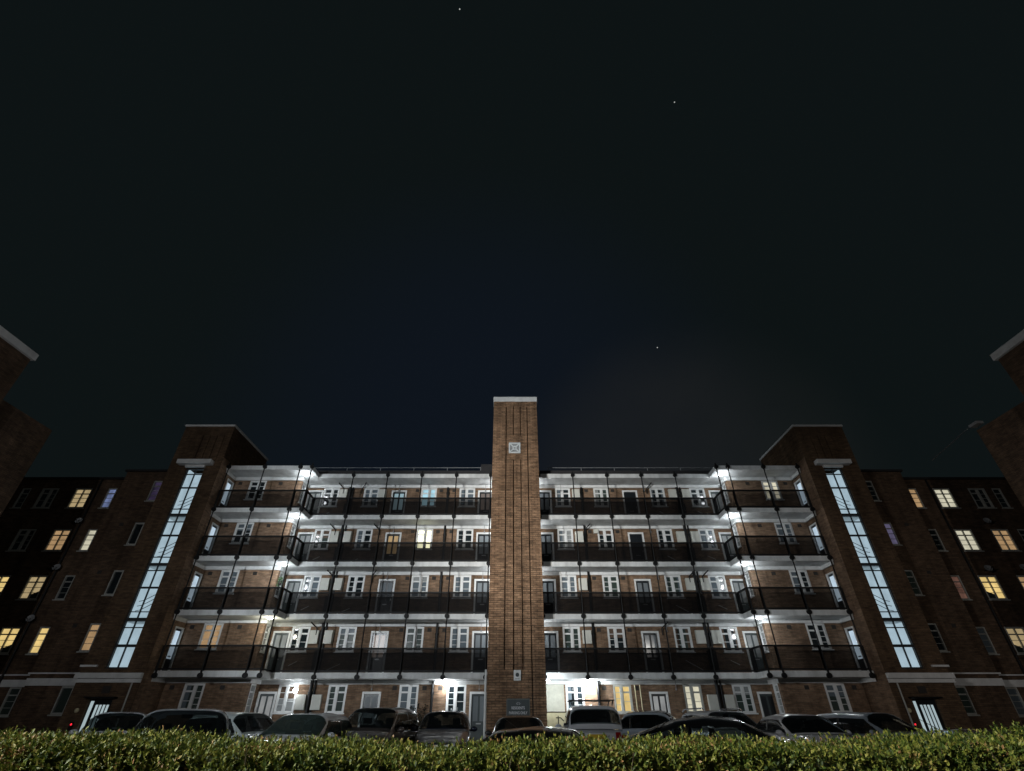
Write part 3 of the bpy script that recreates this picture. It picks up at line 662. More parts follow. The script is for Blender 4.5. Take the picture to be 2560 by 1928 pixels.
# ------------------------------------------------------------------ dark outer wings
WT = lambda k: SOF[k+1]-.185 if k else 2.86             # window heads
def wing(sgn_, label, specA, specB):
    X = lambda x: AX + sgn_*x
    t = thing('apartment_wing', label, 'apartment wing', (X(24), 28.5, 0), group='dark wings beyond the stair towers')
    hA = []; hB = []; jobs = []
    for (k, cx, w, pane, st) in specA:
        z1 = WT(k); h = (X(cx)-w/2, X(cx)+w/2, z1-(1.28 if k else 1.15), z1); hA.append(h); jobs.append((YBW, h, pane, st))
    for (k, cx, w, pane, st) in specB:
        z1 = WT(k); h = (X(cx)-w/2, X(cx)+w/2, z1-(1.28 if k else 1.2), z1); hB.append(h); jobs.append((YW, h, pane, st))
    mb = MB(); xa, xs_, xb = 19.97, 23.8, 33.5
    wall(mb, 'x', YBW, *sorted((X(xa), X(xs_))), 0, 14.1, hA); wall(mb, 'x', YW, *sorted((X(xs_), X(xb))), 0, 14.1, hB)
    wall(mb, 'y', X(xs_), YBW, YW, 0, 14.1, [], out=sgn_)
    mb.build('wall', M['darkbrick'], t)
    r = MB(); x0, x1 = sorted((X(xa), X(xs_+.1))); r.box(x0, x1, YBW-.12, 37, 14.1, 14.22); x0, x1 = sorted((X(xs_+.102), X(xb))); r.box(x0, x1, YW-.12, 37, 14.1, 14.22)
    x0, x1 = sorted((X(xa), X(xb)))
    n = len(r.v); r.v += [(x0, 28.9, 14.23), (x1, 28.9, 14.23), (x1, 37, 14.23), (x0, 37, 14.23), (x0, 33, 15.6), (x1, 33, 15.6)]; r.f += [(n, n+1, n+5, n+4), (n+2, n+3, n+4, n+5), (n, n+4, n+3), (n+1, n+2, n+5)]
    r.build('roof', M['roof'], t)
    s = MB(); x0, x1 = sorted((X(xa), X(xs_+.04))); s.box(x0, x1, YBW-.04, YBW-.002, 2.87, 3.18); x0, x1 = sorted((X(xs_+.042), X(xb))); s.box(x0, x1, YW-.04, YW-.002, 2.87, 3.18)
    x0, x1 = sorted((X(xa), X(xs_+.07))); s.box(x0, x1, YBW-.08, YBW-.002, 3.36, 3.42); x0, x1 = sorted((X(xs_+.072), X(xb))); s.box(x0, x1, YW-.08, YW-.002, 3.36, 3.42)
    s.build('string_course', M['white'], t)
    for (yw, h, pane, st) in jobs:
        lab = None
        if pane.startswith('lit_'): lab = 'window lit ' + {'lit_yellow': 'yellow', 'lit_amber': 'orange', 'lit_cream': 'warm cream', 'lit_white': 'pale white', 'lit_blue': 'blue', 'lit_purple': 'dim purple', 'lit_lilac': 'lilac behind a curtain', 'lit_pink': 'dim pink'}.get(pane, 'brightly')
        window(t, 'x', yw, *h, pane, st, frame='oldframe', label=lab)
    for x, y in ((26.1, YW), (24.4, YW)):
        p = MB(); p.tube((X(x), y-.08, .3), (X(x), y-.08, 14.05), .055, k=8); p.build('soil_pipe', M['pipe'], t)
    for k in range(1, 4):
        for x in (24.0, 22.7):
            v = MB(); yy = YW if x > xs_ else YBW; v.box(X(x)-.11, X(x)+.11, yy-.014, yy+.02, WT(k)-.2, WT(k)-.02); v.build('air_brick', M['vent'], t)
    return t
D_, N_ = 'double', 'narrow'
wing(-1, 'dark brick wing with yellow and blue lit windows, left of the left stair tower',
     [(4, 21.62, .55, 'lit_purple', N_), (3, 21.66, .55, 'glass', 'plain'), (2, 21.66, .55, 'glass', 'plain'), (1, 21.66, .55, 'lit_amber', N_), (0, 21.66, .62, 'glassdim', 'plain')],
     [(4, 25.2, .55, 'lit_blue', N_), (3, 25.2, .55, 'lit_white', N_), (2, 25.2, .55, 'glass', N_), (1, 25.2, .55, 'lit_cream', N_),
      (4, 27.0, 1.05, 'lit_yellow', D_), (3, 27.0, 1.05, 'lit_amber', D_), (2, 27.0, 1.05, 'lit_yellow', D_), (1, 27.0, 1.05, 'lit_cream', D_),
      (4, 29.1, 1.05, 'glass', 'main'), (3, 29.1, 1.05, 'glass', 'main'), (2, 29.1, 1.05, 'lit_cream', D_), (1, 29.1, 1.05, 'lit_yellow', D_), (0, 25.2, .6, 'glassdim', N_), (4, 30.6, .55, 'glass', N_)])
wing(1, 'dark brick wing with pale and orange lit windows, right of the right stair tower',
     [(4, 21.5, .55, 'glass', N_), (3, 21.55, .55, 'lit_lilac', N_), (2, 21.55, .55, 'glassdim', N_), (1, 21.55, .55, 'glass', N_), (0, 21.6, .58, 'glassdim', N_)],
     [(4, 25.0, .55, 'lit_amber', N_), (3, 25.0, .55, 'glass', N_), (2, 25.0, .55, 'lit_pink', N_), (1, 25.0, .55, 'glassnet', N_), (0, 25.1, .6, 'glassnet', N_),
      (4, 26.85, 1.05, 'lit_white', D_), (3, 26.85, 1.05, 'lit_white', D_), (2, 26.85, 1.05, 'lit_cream', D_), (1, 26.85, 1.05, 'lit_yellow', D_),
      (4, 29.05, 1.05, 'glass', 'main'), (3, 29.05, 1.05, 'lit_amber', D_), (2, 29.05, 1.05, 'lit_amber', D_), (1, 29.05, 1.05, 'glass', D_),
      (4, 30.3, .55, 'glass', N_), (3, 30.4, .55, 'glass', N_)])
def dish(x, z, y, label):
    t = thing('satellite_dish', label, 'satellite dish', (x, y, z), group='satellite dishes on the dark wings')
    c = (x, y-.33, z); ax = (.25 if x < 0 else -.25, -1, .35)
    d = MB(); d.disc(c, [-a for a in ax], .19, .05, k=18); d.build('reflector', M['grey'], t, smooth=True)
    b = MB(); b.tube((x, y, z-.1), (x, y-.30, z-.02), .02, k=6); b.tube((x, y-.33, z-.2), (x+ax[0]*.4, y-.33-.35, z-.02), .012, k=6); b.tube((x+ax[0]*.4, y-.33-.38, z-.02), (x+ax[0]*.4, y-.33-.30, z-.06), .03, k=8)
    b.build('bracket', M['black'], t)
for i, (x, z, l) in enumerate(((-25.95, 11.35, 'small dish under the blue lit window of the left wing'), (-25.85, 8.65, 'dish below the white lit window of the left wing'), (-25.85, 6.0, 'dish lowest on the left wing wall'),
      (28.45, 11.35, 'dish under the dark top floor window of the right wing'), (27.0, 8.6, 'dish under the curtained pale window of the right wing'), (29.05, 8.65, 'dish under the orange lit window of the right wing'))):
    dish(x, z, YW, 'grey satellite '+l)

# ------------------------------------------------------------------ near blocks at the frame edges
def corner(sgn_, label):
    X = lambda x: AX + sgn_*x
    t = thing('corner_block', label, 'building', (X(27), 16, 0), group='blocks closing the courtyard sides')
    b = MB(); x0, x1 = sorted((X(24), X(36)))
    b.box(x0, x1, 18.92, 22.2, 0, 13.9)
    x0b, x1b = sorted((X(23.6), X(36))); b.box(x0b, x1b, 6, 18.9, 0, 16.0); b.build('wall', M['darkbrick'], t)
    c = MB(); x0, x1 = sorted((X(23.45), X(36))); c.box(x0, x1, 15.6, 19.0, 16.002, 16.36); c.box(x0, x1, 6, 15.52, 16.002, 16.36); c.build('coping', M['white'], t, bevel=.015)
    if sgn_ > 0:
        s = MB(); s.box(X(23.62), X(23.98), 21.6, 22.1, 14.0, 14.14); s.build('balcony_slab', M['grey'], t)
        w = MB(); w.bar((X(24.1), 22.1, 14.35), (X(25.4), 27, 14.5), .03); w.build('roof_rail', M['grey'], t)
    return t
corner(-1, 'dark brick block with pale coping cut off by the left edge')
corner(1, 'dark brick block with pale coping cut off by the right edge')

# ------------------------------------------------------------------ ground
def gz(y): return 0 if y < 8 else (.45*(y-8)/18 if y < 26 else .45)
g = MB(); ys = [-60, 0, 8, 11, 14, 17, 20, 23, 26, 60, 400]; xs = [-400, -60, -30, -15, 0, 15, 30, 60, 400]
g.grid([[(x, y, gz(y)) for x in xs] for y in ys]); struct(g.build('ground', M['asphalt']))
p = MB(); p.box(-34, 34, 24.6, 30.5, .2, .60); struct(p.build('pavement', M['paving']))
p = MB(); p.box(-34, 34, 24.45, 24.597, .2, .585); struct(p.build('kerb', M['kerb']))

# low cream wall with handrail beside the tower
lw = thing('low_wall', 'low cream rendered wall right of the brick tower under a floodlight', 'wall', (2.2, 27.9, .6))
b = MB(); b.box(1.62, 2.78, 27.85, 28.0, .6, 1.82); b.build('wall_face', M['cream'], lw)
hr = thing('handrail', 'thin black handrail on a post in front of the low cream wall', 'handrail', (2.2, 27.6, .6))
b = MB(); b.tube((1.62, 27.55, 1.80), (2.85, 27.55, 1.80), .022, k=8); b.tube((2.16, 27.55, .6), (2.16, 27.55, 1.66), .022, k=8); b.tube((2.05, 27.55, 1.58), (2.27, 27.55, 1.58), .02, k=8); b.tube((2.27, 27.55, 1.58), (2.9, 27.55, 1.05), .02, k=8); b.tube((2.82, 27.55, .6), (2.82, 27.55, 1.80), .022, k=8)
b.build('rail', M['black'], hr)
# trailing pot plant on the bay corner, second floor
hp = thing('hanging_plant', 'green trailing plant hung on the left bay corner of the second floor balcony', 'plant', (-12.66, 28.0, FLO[2]+1.3))
b = MB(); b.tube((-12.62, 27.92, FLO[2]+1.52), (-12.62, 27.92, FLO[2]+1.70), .07, .10, k=12); b.build('pot', M['vent'], hp)
b = MB(); pr = random.Random(9)
for i in range(170):
    a_ = pr.uniform(0, 6.28); r_ = pr.uniform(.02, .17); x, y, z = -12.62+r_*math.cos(a_), 27.92+r_*math.sin(a_), FLO[2]+1.85-pr.uniform(0, .65)*(r_/.17)+pr.uniform(-.05, .12)
    d1 = Vector((pr.uniform(-1, 1), pr.uniform(-1, 1), pr.uniform(-1, .6))).normalized()*.055; d2 = d1.cross(Vector((pr.uniform(-1, 1), pr.uniform(-1, 1), 1))).normalized()*.022; c_ = Vector((x, y, z))
    b.quad(c_, c_+d1*.5+d2, c_+d1, c_+d1*.5-d2)
M['houseplant'] = noisy('house_plant_leaf', (.05, .16, .035), .5, .4, 20); b.build('foliage', M['houseplant'], hp)
# creeper scrambling on the ground-floor wall left of the tower
cr = thing('creeper', 'sparse dark creeper clinging to the brick wall left of the ground floor lamp', 'plant', (-4.7, YW-.05, .6))
stm = MB(); lv = MB(); pr = random.Random(3)
for s_ in range(5):
    x, z = -4.55+.05*s_, .6
    for i in range(12):
        nx, nz = x+pr.uniform(-.10, .08), z+pr.uniform(.06, .18)
        stm.tube((x, YW-.03, z), (nx, YW-.03, nz), .008, k=4); x, z = nx, nz
        for q in range(3):
            lx, lz, r_ = x+pr.uniform(-.1, .1), z+pr.uniform(-.08, .08), pr.uniform(.03, .06); a = pr.uniform(0, 6)
            pts = [(lx+r_*math.cos(a+j*1.57)*(1 if j % 2 else .5), YW-.04-pr.uniform(0, .06), lz+r_*math.sin(a+j*1.57)*(1 if j % 2 else .5)) for j in range(4)]
            lv.quad(*pts)
stm.build('stem', M['twig'], cr); lv.build('foliage', M['core'], cr)

# ------------------------------------------------------------------ lamps
def point(parent, loc, power, col=(.93, .97, 1.0), r=.09):
    l = bpy.data.lights.new('lamp_light', 'POINT'); l.energy = power; l.color = col; l.shadow_soft_size = r
    o = bpy.data.objects.new('lamp_light', l); COL.objects.link(o); o.parent = parent; o.location = Vector(loc)-parent.location; return o
LV = {1: 'first', 2: 'second', 3: 'third', 4: 'top'}
for sd, x in (('left', -12.35), ('right', 12.6)):
    for k in range(1, 5):
        s = SOF[k+1]; y = 27.2
        t = thing('ceiling_light', 'glowing ceiling light on the %s balcony floor at the %s bay corner' % (LV[k], sd), 'ceiling light', (x, y, s), group='ceiling lights under the balcony slabs')
        b = MB(); b.box(x-.17, x+.17, y-.17, y+.17, s-.035, s-.003); b.build('base', M['white'], t)
        b = MB(); b.disc((x, y, s-.036), (0, 0, -1), .15, .055, k=16); b.build('diffuser', M['diff'], t, smooth=True)
        point(t, (x, y, s-.42), 36, (1.0, .95, .74) if (k == 1 and sd == 'left') else (.90, .96, 1.0), .10)
for k in range(1, 5):
    for x, lab in ((-.75, 'left'), (1.15, 'right')):
        z = SOF[k+1]-.62
        t = thing('wall_light', 'wall light beside the %s flat door behind the brick tower, %s floor' % (lab, LV[k]), 'wall light', (x, YW-.06, z), group='wall lights by the flat doors behind the tower')
        b = MB(); b.box(x-.10, x+.10, YW-.06, YW-.004, z-.10, z+.10); b.build('base', M['white'], t)
        b = MB(); b.disc((x, YW-.061, z), (0, -1, 0), .10, .07, k=14); b.build('diffuser', M['diff'], t, smooth=True)
        point(t, (x, YW-.30, z), 42, r=.10)
for x, z, w, lab in ((-3.36, 2.98, 60, 'bright wall light above the white window left of the brick tower'), (3.9, 2.98, 190, 'dazzling wall light over the window right of the brick tower'), (-10.86, 2.72, 9, 'small bright light at the corner of the curtained ground floor window')):
    t = thing('wall_light', lab, 'wall light', (x, YW-.06, z), group='wall lights on the ground floor')
    b = MB(); b.box(x-.10, x+.10, YW-.16, YW-.103, z-.06, z+.06); b.build('base', M['white'], t)
    b = MB(); b.disc((x, YW-.161, z), (0, -1, 0), .11, .09, k=14); b.build('diffuser', M['diff'], t, smooth=True)
    point(t, (x, YW-.38, z-.04), w, r=.08)
fx, fy, fz = TX1+.12, 27.1, 3.02
t = thing('floodlight', 'small bluish floodlight on the right side of the brick tower above the cream wall', 'floodlight', (fx, fy, fz))
b = MB(); b.box(TX1+.003, fx-.04, fy-.04, fy+.04, fz-.04, fz+.04); b.build('bracket', M['black'], t)
b = MB(); b.disc((fx, fy, fz), (0, -.5, -1), .10, .07, k=14); b.disc((fx, fy, fz), (0, .5, 1), .10, .05, k=14); b.build('lens', M['spotdiff'], t, smooth=True)
point(t, (fx+.14, fy+.22, fz-.22), 120, (.85, .95, 1.0), .06)
def spot(parent, loc, aim, power, size, blend, col=(1.0, .95, .86), r=.18):
    l = bpy.data.lights.new('floodlight_beam', 'SPOT'); l.energy = power; l.spot_size = R(size); l.spot_blend = blend; l.color = col; l.shadow_soft_size = r
    o = bpy.data.objects.new('floodlight_beam', l); COL.objects.link(o); o.parent = parent; o.location = Vector(loc)-parent.location
    o.rotation_euler = (Vector(aim)-Vector(loc)).to_track_quat('-Z', 'Y').to_euler(); return o
LX, LY = -14.0, -4.0
sl = thing('unseen_lamp_post', 'tall grey lamp post with three floodlight heads on the near side of the hedge', 'street lamp', (LX, LY, 0))
b = MB(); b.tube((LX, LY, 0), (LX, LY, 7.4), .09, .06, k=12); b.build('pole', M['grey'], sl)
b = MB(); b.bar((LX-1.2, LY, 7.35), (LX+1.2, LY, 7.35), .07); b.build('crossbar', M['grey'], sl)
for x in (LX-1, LX, LX+1):
    b = MB(); b.box(x-.2, x+.2, LY+.07, LY+.22, 7.42, 7.72); b.build('lamp_head', M['black'], sl)
    b = MB(); b.quad((x-.17, LY+.224, 7.45), (x+.17, LY+.224, 7.45), (x+.17, LY+.224, 7.69), (x-.17, LY+.224, 7.69)); b.build('lens', M['spotdiff'], sl)
    if x != LX:
        b = MB(); b.box(x-.5, x+.5, LY+.226, LY+.95, 7.49, 7.50); b.build('added_beam_cutoff', M['black'], sl)  # added plate, out of view, dims the beam towards the ground
spot(sl, (LX-1, LY+.4, 7.57), (-8, 27, 9.0), 4200, 124, 1.0, col=(.97, .97, 1.0))
spot(sl, (LX-1, LY+.4, 7.57), (-2.4, 27, 10.0), 14500, 54, .45, col=(.88, .95, 1.0))
spot(sl, (LX+1, LY+.4, 7.57), (.4, 27, 11.5), 36000, 30, 1.0, col=(1.0, .96, .90))
spot(sl, (LX, LY+.4, 7.57), (1.0, 2.6, 1.3), 23000, 33, 1.0, col=(1.0, .97, .84))

s2 = thing('unseen_lamp_post', 'added grey lamp post with one floodlight head, brightening the wings from out of view', 'street lamp', (15.0, -4.0, 0))  # added post, out of view; its beams lift the dark wings
b = MB(); b.tube((15, -4, 0), (15, -4, 7.4), .09, .06, k=12); b.build('pole', M['grey'], s2)
b = MB(); b.box(14.8, 15.2, -3.93, -3.78, 7.42, 7.72); b.build('lamp_head', M['black'], s2)
b = MB(); b.quad((14.83, -3.776, 7.45), (15.17, -3.776, 7.45), (15.17, -3.776, 7.69), (14.83, -3.776, 7.69)); b.build('lens', M['spotdiff'], s2)
spot(sl, (LX+1, LY+.4, 7.57), (33, 29, 4.5), 4800, 40, 1.0, col=(1.0, .90, .84))  # extra beam added to brighten the far right wing
spot(s2, (15, -3.6, 7.57), (26, 28, 5.0), 2400, 60, 1.0, col=(1.0, .92, .86))
spot(s2, (15, -3.6, 7.57), (-18, 28, 8), 2000, 100, 1.0, col=(1.0, .95, .90))
# ------------------------------------------------------------------ hedge
hg = thing('hedge', 'clipped hedge with small yellow green leaves across the foreground', 'hedge', (0, 2.6, 0))
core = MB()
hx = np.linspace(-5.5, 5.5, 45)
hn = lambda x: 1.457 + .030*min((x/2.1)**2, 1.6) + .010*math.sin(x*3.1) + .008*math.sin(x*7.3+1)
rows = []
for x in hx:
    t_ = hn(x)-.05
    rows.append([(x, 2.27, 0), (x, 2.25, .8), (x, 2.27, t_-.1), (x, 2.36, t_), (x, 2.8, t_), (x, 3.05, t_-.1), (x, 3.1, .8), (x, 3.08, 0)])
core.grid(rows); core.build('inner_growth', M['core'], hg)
def leaves(ns, xr, front):
    """short upright shoots, each carrying alternating leaves"""
    x = rng.uniform(*xr, ns); K_ = 9
    tops = 1.457 + .030*np.minimum((x/2.1)**2, 1.6) + .010*np.sin(x*3.1) + .008*np.sin(x*7.3+1)
    P = np.empty((ns, 3)); P[:, 0] = x; A = rng.normal(0, .34, (ns, 3))
    if front:
        P[:, 2] = tops - .05 - np.where(rng.random(ns) < .55, np.abs(rng.normal(0, .15, ns)), rng.uniform(0, 1.3, ns)); P[:, 1] = 2.27 + rng.uniform(-.03, .06, ns) + np.clip((P[:, 2]-tops+.10)/.10, 0, 1)*.05
        A += (0, -.45, .9)
    else:
        P[:, 1] = rng.uniform(2.27, 3.1, ns); P[:, 2] = tops - .055 + rng.uniform(-.03, .012, ns) + (rng.random(ns) < .02)*rng.uniform(0, .035, ns)
        A += (0, -.12, 1.0)
    dens = .5+.26*np.sin(P[:, 0]*5.1+np.sin(P[:, 2]*17)*1.3)+.2*np.sin(P[:, 0]*13.7+P[:, 2]*23+2)+.18*np.sin(P[:, 0]*29+P[:, 1]*19-P[:, 2]*31)
    k = rng.random(ns) < np.clip(.42+.95*dens, .2, 1); P, A = P[k], A[k]; ns = len(P)
    A /= np.linalg.norm(A, axis=1)[:, None]; SL = rng.uniform(.035, .075, ns)
    ref = rng.normal(0, 1, (ns, 3)); U = np.cross(A, ref); U /= np.linalg.norm(U, axis=1)[:, None]; Wv = np.cross(A, U)
    out_ = []
    for j in range(K_):
        f_ = (j+.5)/K_; th = j*2.4 + rng.uniform(-.5, .5, ns); rad = U*np.cos(th)[:, None] + Wv*np.sin(th)[:, None]
        base = P + A*(SL*f_)[:, None]
        ax = A*(.55+.5*f_) + rad*(1.05-.7*f_) + rng.normal(0, .18, (ns, 3)); ax /= np.linalg.norm(ax, axis=1)[:, None]
        nrm = A*.8 - rad*.5 + rng.normal(0, .25, (ns, 3)); nrm -= (nrm*ax).sum(1)[:, None]*ax; nrm /= np.linalg.norm(nrm, axis=1)[:, None]
        sd = np.cross(ax, nrm); L = (rng.uniform(.013, .024, ns)*(1.15-.35*f_))[:, None]; W = L*rng.uniform(.42, .58, ns)[:, None]
        fold = rng.uniform(.05, .25, ns)[:, None]*W; bend = rng.uniform(.0, .22, ns)[:, None]*L
        v = np.stack([base, base+ax*L*.48+sd*W*.5+nrm*fold, base+ax*L-nrm*bend, base+ax*L*.48-sd*W*.5+nrm*fold, base+ax*L*.5], 1)
        out_.append(v.reshape(-1, 3))
    return np.concatenate(out_)
V = np.concatenate([leaves(24000, (-3.1, 3.1), True), leaves(13000, (-3.3, 3.3), False)] +
                   [leaves(7000 if f else 4000, a, f) for a in ((-5.4, -3.1), (3.1, 5.4)) for f in (True, False)])
nl = len(V)//5
me = bpy.data.meshes.new('foliage')
tri = np.array([[0, 1, 4], [4, 1, 2], [0, 4, 3], [4, 2, 3]])
F = (np.arange(nl)[:, None, None]*5 + tri[None]).reshape(-1)
me.vertices.add(len(V)); me.vertices.foreach_set('co', V.astype(np.float32).ravel())
nf = len(F)//3; me.loops.add(len(F)); me.loops.foreach_set('vertex_index', F.astype(np.int32))
me.polygons.add(nf); me.polygons.foreach_set('loop_start', np.arange(0, nf*3, 3, dtype=np.int32)); me.polygons.foreach_set('loop_total', np.full(nf, 3, dtype=np.int32))
me.update(calc_edges=True); me.validate(); me.materials.append(M['leaf'])
me.polygons.foreach_set('use_smooth', np.ones(nf, dtype=bool))
fo = bpy.data.objects.new('foliage', me); COL.objects.link(fo); fo.parent = hg; fo.location = -hg.location
tw = MB()
for i in range(260):
    x = random.uniform(-3.2, 3.2); y = random.uniform(2.22, 2.9); z = hn(x)
    tw.tube((x, y, z-.12), (x+random.uniform(-.03, .03), y+random.uniform(-.03, .03), z+random.uniform(-.03, .012)), .0022, .001, k=4)
tw.build('twig', M['twig'], hg)['kind'] = 'stuff'

# ------------------------------------------------------------------ cars
def paint(name, col, metal=.12, rough=.32):
    m, nt, out = nmat(name); L = nt.links.new
    p = princ(nt, None, rough, metal, coat=.9)
    g = N(nt, 'ShaderNodeNewGeometry'); no = N(nt, 'ShaderNodeTexNoise', Scale=2.5, Detail=6.0)
    L(g.outputs['Position'], no.inputs['Vector'])
    cr = N(nt, 'ShaderNodeValToRGB'); cr.color_ramp.elements[0].color = (*[c*.82 for c in col], 1); cr.color_ramp.elements[1].color = (*[min(1, c*1.12) for c in col], 1)
    L(no.outputs['Fac'], cr.inputs['Fac']); L(cr.outputs['Color'], p.inputs['Base Color'])
    rr = N(nt, 'ShaderNodeMapRange'); rr.inputs['To Min'].default_value = rough*.8; rr.inputs['To Max'].default_value = rough*1.35; L(no.outputs['Fac'], rr.inputs['Value']); L(rr.outputs['Result'], p.inputs['Roughness'])
    p.inputs['Coat Roughness'].default_value = .025
    L(p.outputs[0], out.inputs[0]); return m
PA = {'silver': paint('silver_paint', (.58, .61, .65)), 'grey': paint('grey_paint', (.13, .14, .155)), 'black': paint('black_paint', (.008, .008, .009), .2), 'navy': paint('navy_paint', (.008, .012, .028), .3),
      'brown': paint('brown_paint', (.055, .045, .042), .4), 'greygreen': paint('silver_green_paint', (.48, .54, .54)), 'bluegrey': paint('blue_grey_paint', (.26, .31, .37)), 'reflected_light': paint('dark_car_reflection_paint', (.50, .58, .68))}  # last tone paints lamp reflections over a dark car
def interp(pts, y):
    if y <= pts[0][0]: return pts[0][1]
    for (a, b), (c, d) in zip(pts, pts[1:]):
        if y <= c:
            t = (y-a)/(c-a); return b+(d-b)*t
    return pts[-1][1]
def smooth_curve(pts, y, w=.10):
    return sum(interp(pts, y+w*o)*k for o, k in ((-1, .15), (-.5, .2), (0, .3), (.5, .2), (1, .15)))
KIND = {  # L, W, H, belt, bonnet height front/at screen, screen base, screen top, rear top, rear base, boot height, nose corner
    'hatch':  dict(L=4.0, W=1.72, H=1.48, belt=.93, nose=.72, cowl=.96, sb=.98, st=1.72, rt=3.45, rb=3.86, boot=.95),
    'suv':    dict(L=4.4, W=1.82, H=1.66, belt=1.06, nose=.90, cowl=1.10, sb=1.12, st=1.80, rt=3.95, rb=4.30, boot=1.06),
    'mpv':    dict(L=4.3, W=1.78, H=1.62, belt=1.00, nose=.80, cowl=1.06, sb=.85, st=1.75, rt=3.95, rb=4.22, boot=1.0),
    'saloon': dict(L=4.55, W=1.78, H=1.43, belt=.92, nose=.72, cowl=.95, sb=1.25, st=2.02, rt=3.20, rb=3.95, boot=1.0),
    'coupe':  dict(L=4.4, W=1.80, H=1.40, belt=.90, nose=.70, cowl=.93, sb=1.30, st=2.15, rt=2.95, rb=4.10, boot=.98),
    'crossover': dict(L=4.6, W=1.84, H=1.50, belt=.98, nose=.85, cowl=1.02, sb=1.10, st=2.05, rt=3.05, rb=4.40, boot=1.05),
    'estate': dict(L=4.5, W=1.78, H=1.48, belt=.94, nose=.74, cowl=.97, sb=1.15, st=1.90, rt=4.05, rb=4.40, boot=.95)}
def car(kind, colour, x, y, rz, label, name='parked_car', glass='carglass', rails=False, bars=False, plate_text=None, lift=0, scale=1.0, screen_reflection=False, dark_roof=False):
    K = KIND[kind]; L, W, H, bel = K['L'], K['W'], K['H'], K['belt']
    t = thing(name, label, 'car', (x, y, gz(y)+lift), rz, group='cars parked between the hedge and the flats'); t.scale = (scale,)*3
    # local axes: y runs from nose (0) to tail (L), centred afterwards; x lateral. nose faces -y
    deck = [(0, K['nose']-.06), (.25, K['nose']), (K['sb'], K['cowl']), (K['rb'], K['boot']), (L-.08, K['boot']-.03), (L, K['boot']-.10)]
    wid = [(0, W*.36), (.12, W*.43), (.5, W*.485), (1.2, W*.5), (L-1.0, W*.5), (L-.3, W*.475), (L-.05, W*.43), (L, W*.38)]
    yc = L/2
    P0 = lambda a, b, c: (a, b-yc, c)
    body = MB(); rows = []
    ys = [0, .04, .12, .25, .45, .7, 1.0, 1.4, 1.9, 2.4, 2.9, 3.3, L-.8, L-.5, L-.3, L-.15, L-.05, L]; ys = sorted(set(v for v in ys if v <= L))
    for v in ys:
        w = interp(wid, v); d = smooth_curve(deck, v, .08); zs = .24 + (.10 if v < .08 or v > L-.08 else 0)
        half = [(w*.90, zs), (w*.97, .34), (w, .52), (w*.995, d*.80), (w*.965, d-.045), (w*.90, d-.006), (w*.6, d+.015), (0, d+.025)]
        rows.append([P0(a, v, c) for a, c in half] + [P0(-a, v, c) for a, c in half[-2::-1]])
    body.grid(rows)
    for r_ in (rows[0], rows[-1]):
        n = len(body.v); body.v += [tuple(p) for p in r_]; body.f.append(tuple(range(n, n+len(r_))) if r_ is rows[0] else tuple(range(n+len(r_)-1, n-1, -1)))
    # greenhouse
    prof = [(K['sb']-.02, K['cowl']-.03), (K['st'], H-.035), ((K['st']+K['rt'])/2, H), (K['rt'], H-.05), (K['rb']+.02, K['boot']-.03)]
    gy0, gy1 = K['sb'], K['rb']; n_ex = {'mpv': .31, 'suv': .33, 'estate': .36}.get(kind, .40)
    def GP(v, ph, off=0):
        zt = smooth_curve(prof, v, .05); zb = min(interp(deck, v)-.02, bel+.02); h = max(zt-zb, .02)
        wb = interp(wid, v)*.955
        c_, s_ = max(math.cos(ph), 0), max(math.sin(ph), 0)
        xx = wb*c_**n_ex; zf = s_**n_ex; zz = zb+h*zf
        tum = .30*max(zz-bel, 0); xx *= max(1-tum, .5)
        zz += .012*(1-(xx/wb)**2)
        return Vector((xx, v, zz))
    def GN(v, ph):
        e = .01; a = GP(min(v+e, gy1), ph)-GP(max(v-e, gy0), ph); b = GP(v, min(ph+e, math.pi/2))-GP(v, max(ph-e, 0)); n = b.cross(a)
        if n.length < 1e-9: return Vector((0, 0, 1))
        n.normalize(); c = GP(v, ph)-Vector((0, v, bel)); 
        return n if n.dot(Vector((c.x, 0, max(c.z, .05)))) > 0 else -n
    sbt = K['st']-K['sb']; rbt = K['rb']-K['rt']
    WS = (lambda f: K['sb']+.07+.02*f, lambda f: K['st']-.03-.10*(1-f)**2, .46, math.pi/2)
    RW_ = (lambda f: K['rt']+rbt*(.12+.1*(1-f)**2), lambda f: K['rb']-.16*rbt-.02, .48, math.pi/2)
    SW = (lambda f: K['sb']+.30+sbt*.62*f, lambda f: K['rb']-.16-max(rbt, .3)*.55*f, .012, .46)
    def glazed(v, ph):
        for v0f, v1f, p0, p1 in (WS, RW_, SW):
            f_ = (ph-p0)/(p1-p0)
            if 0 <= f_ <= 1.0001 and v0f(f_)+.012 < v < v1f(f_)-.012: return True
        return False
    gys = sorted([gy0+(gy1-gy0)*i/60 for i in range(61)] + [K['rt']+(K['rb']-K['rt'])*(i+.5)/12 for i in range(12)]); NP = 20; phs = [math.pi/2*i/NP for i in range(NP+1)]
    rows = []
    for v in gys:
        hp = [GP(v, ph) for ph in phs]
        rows.append([P0(p.x, p.y, p.z) for p in hp] + [P0(-p.x, p.y, p.z) for p in hp[-2::-1]])
    n0 = len(body.f); body.grid(rows); keep = []
    for q, fc in enumerate(body.f[n0:]):
        i, j = divmod(q, 2*NP); jj = j if j < NP else 2*NP-1-j
        if not glazed((gys[i]+gys[i+1])/2, (phs[jj]+phs[jj+1])/2): keep.append(fc)
    body.f[n0:] = keep
    body.build('body', PA[colour], t, smooth=True, off=(0, 0, 0))
    zs_ = bel-.05
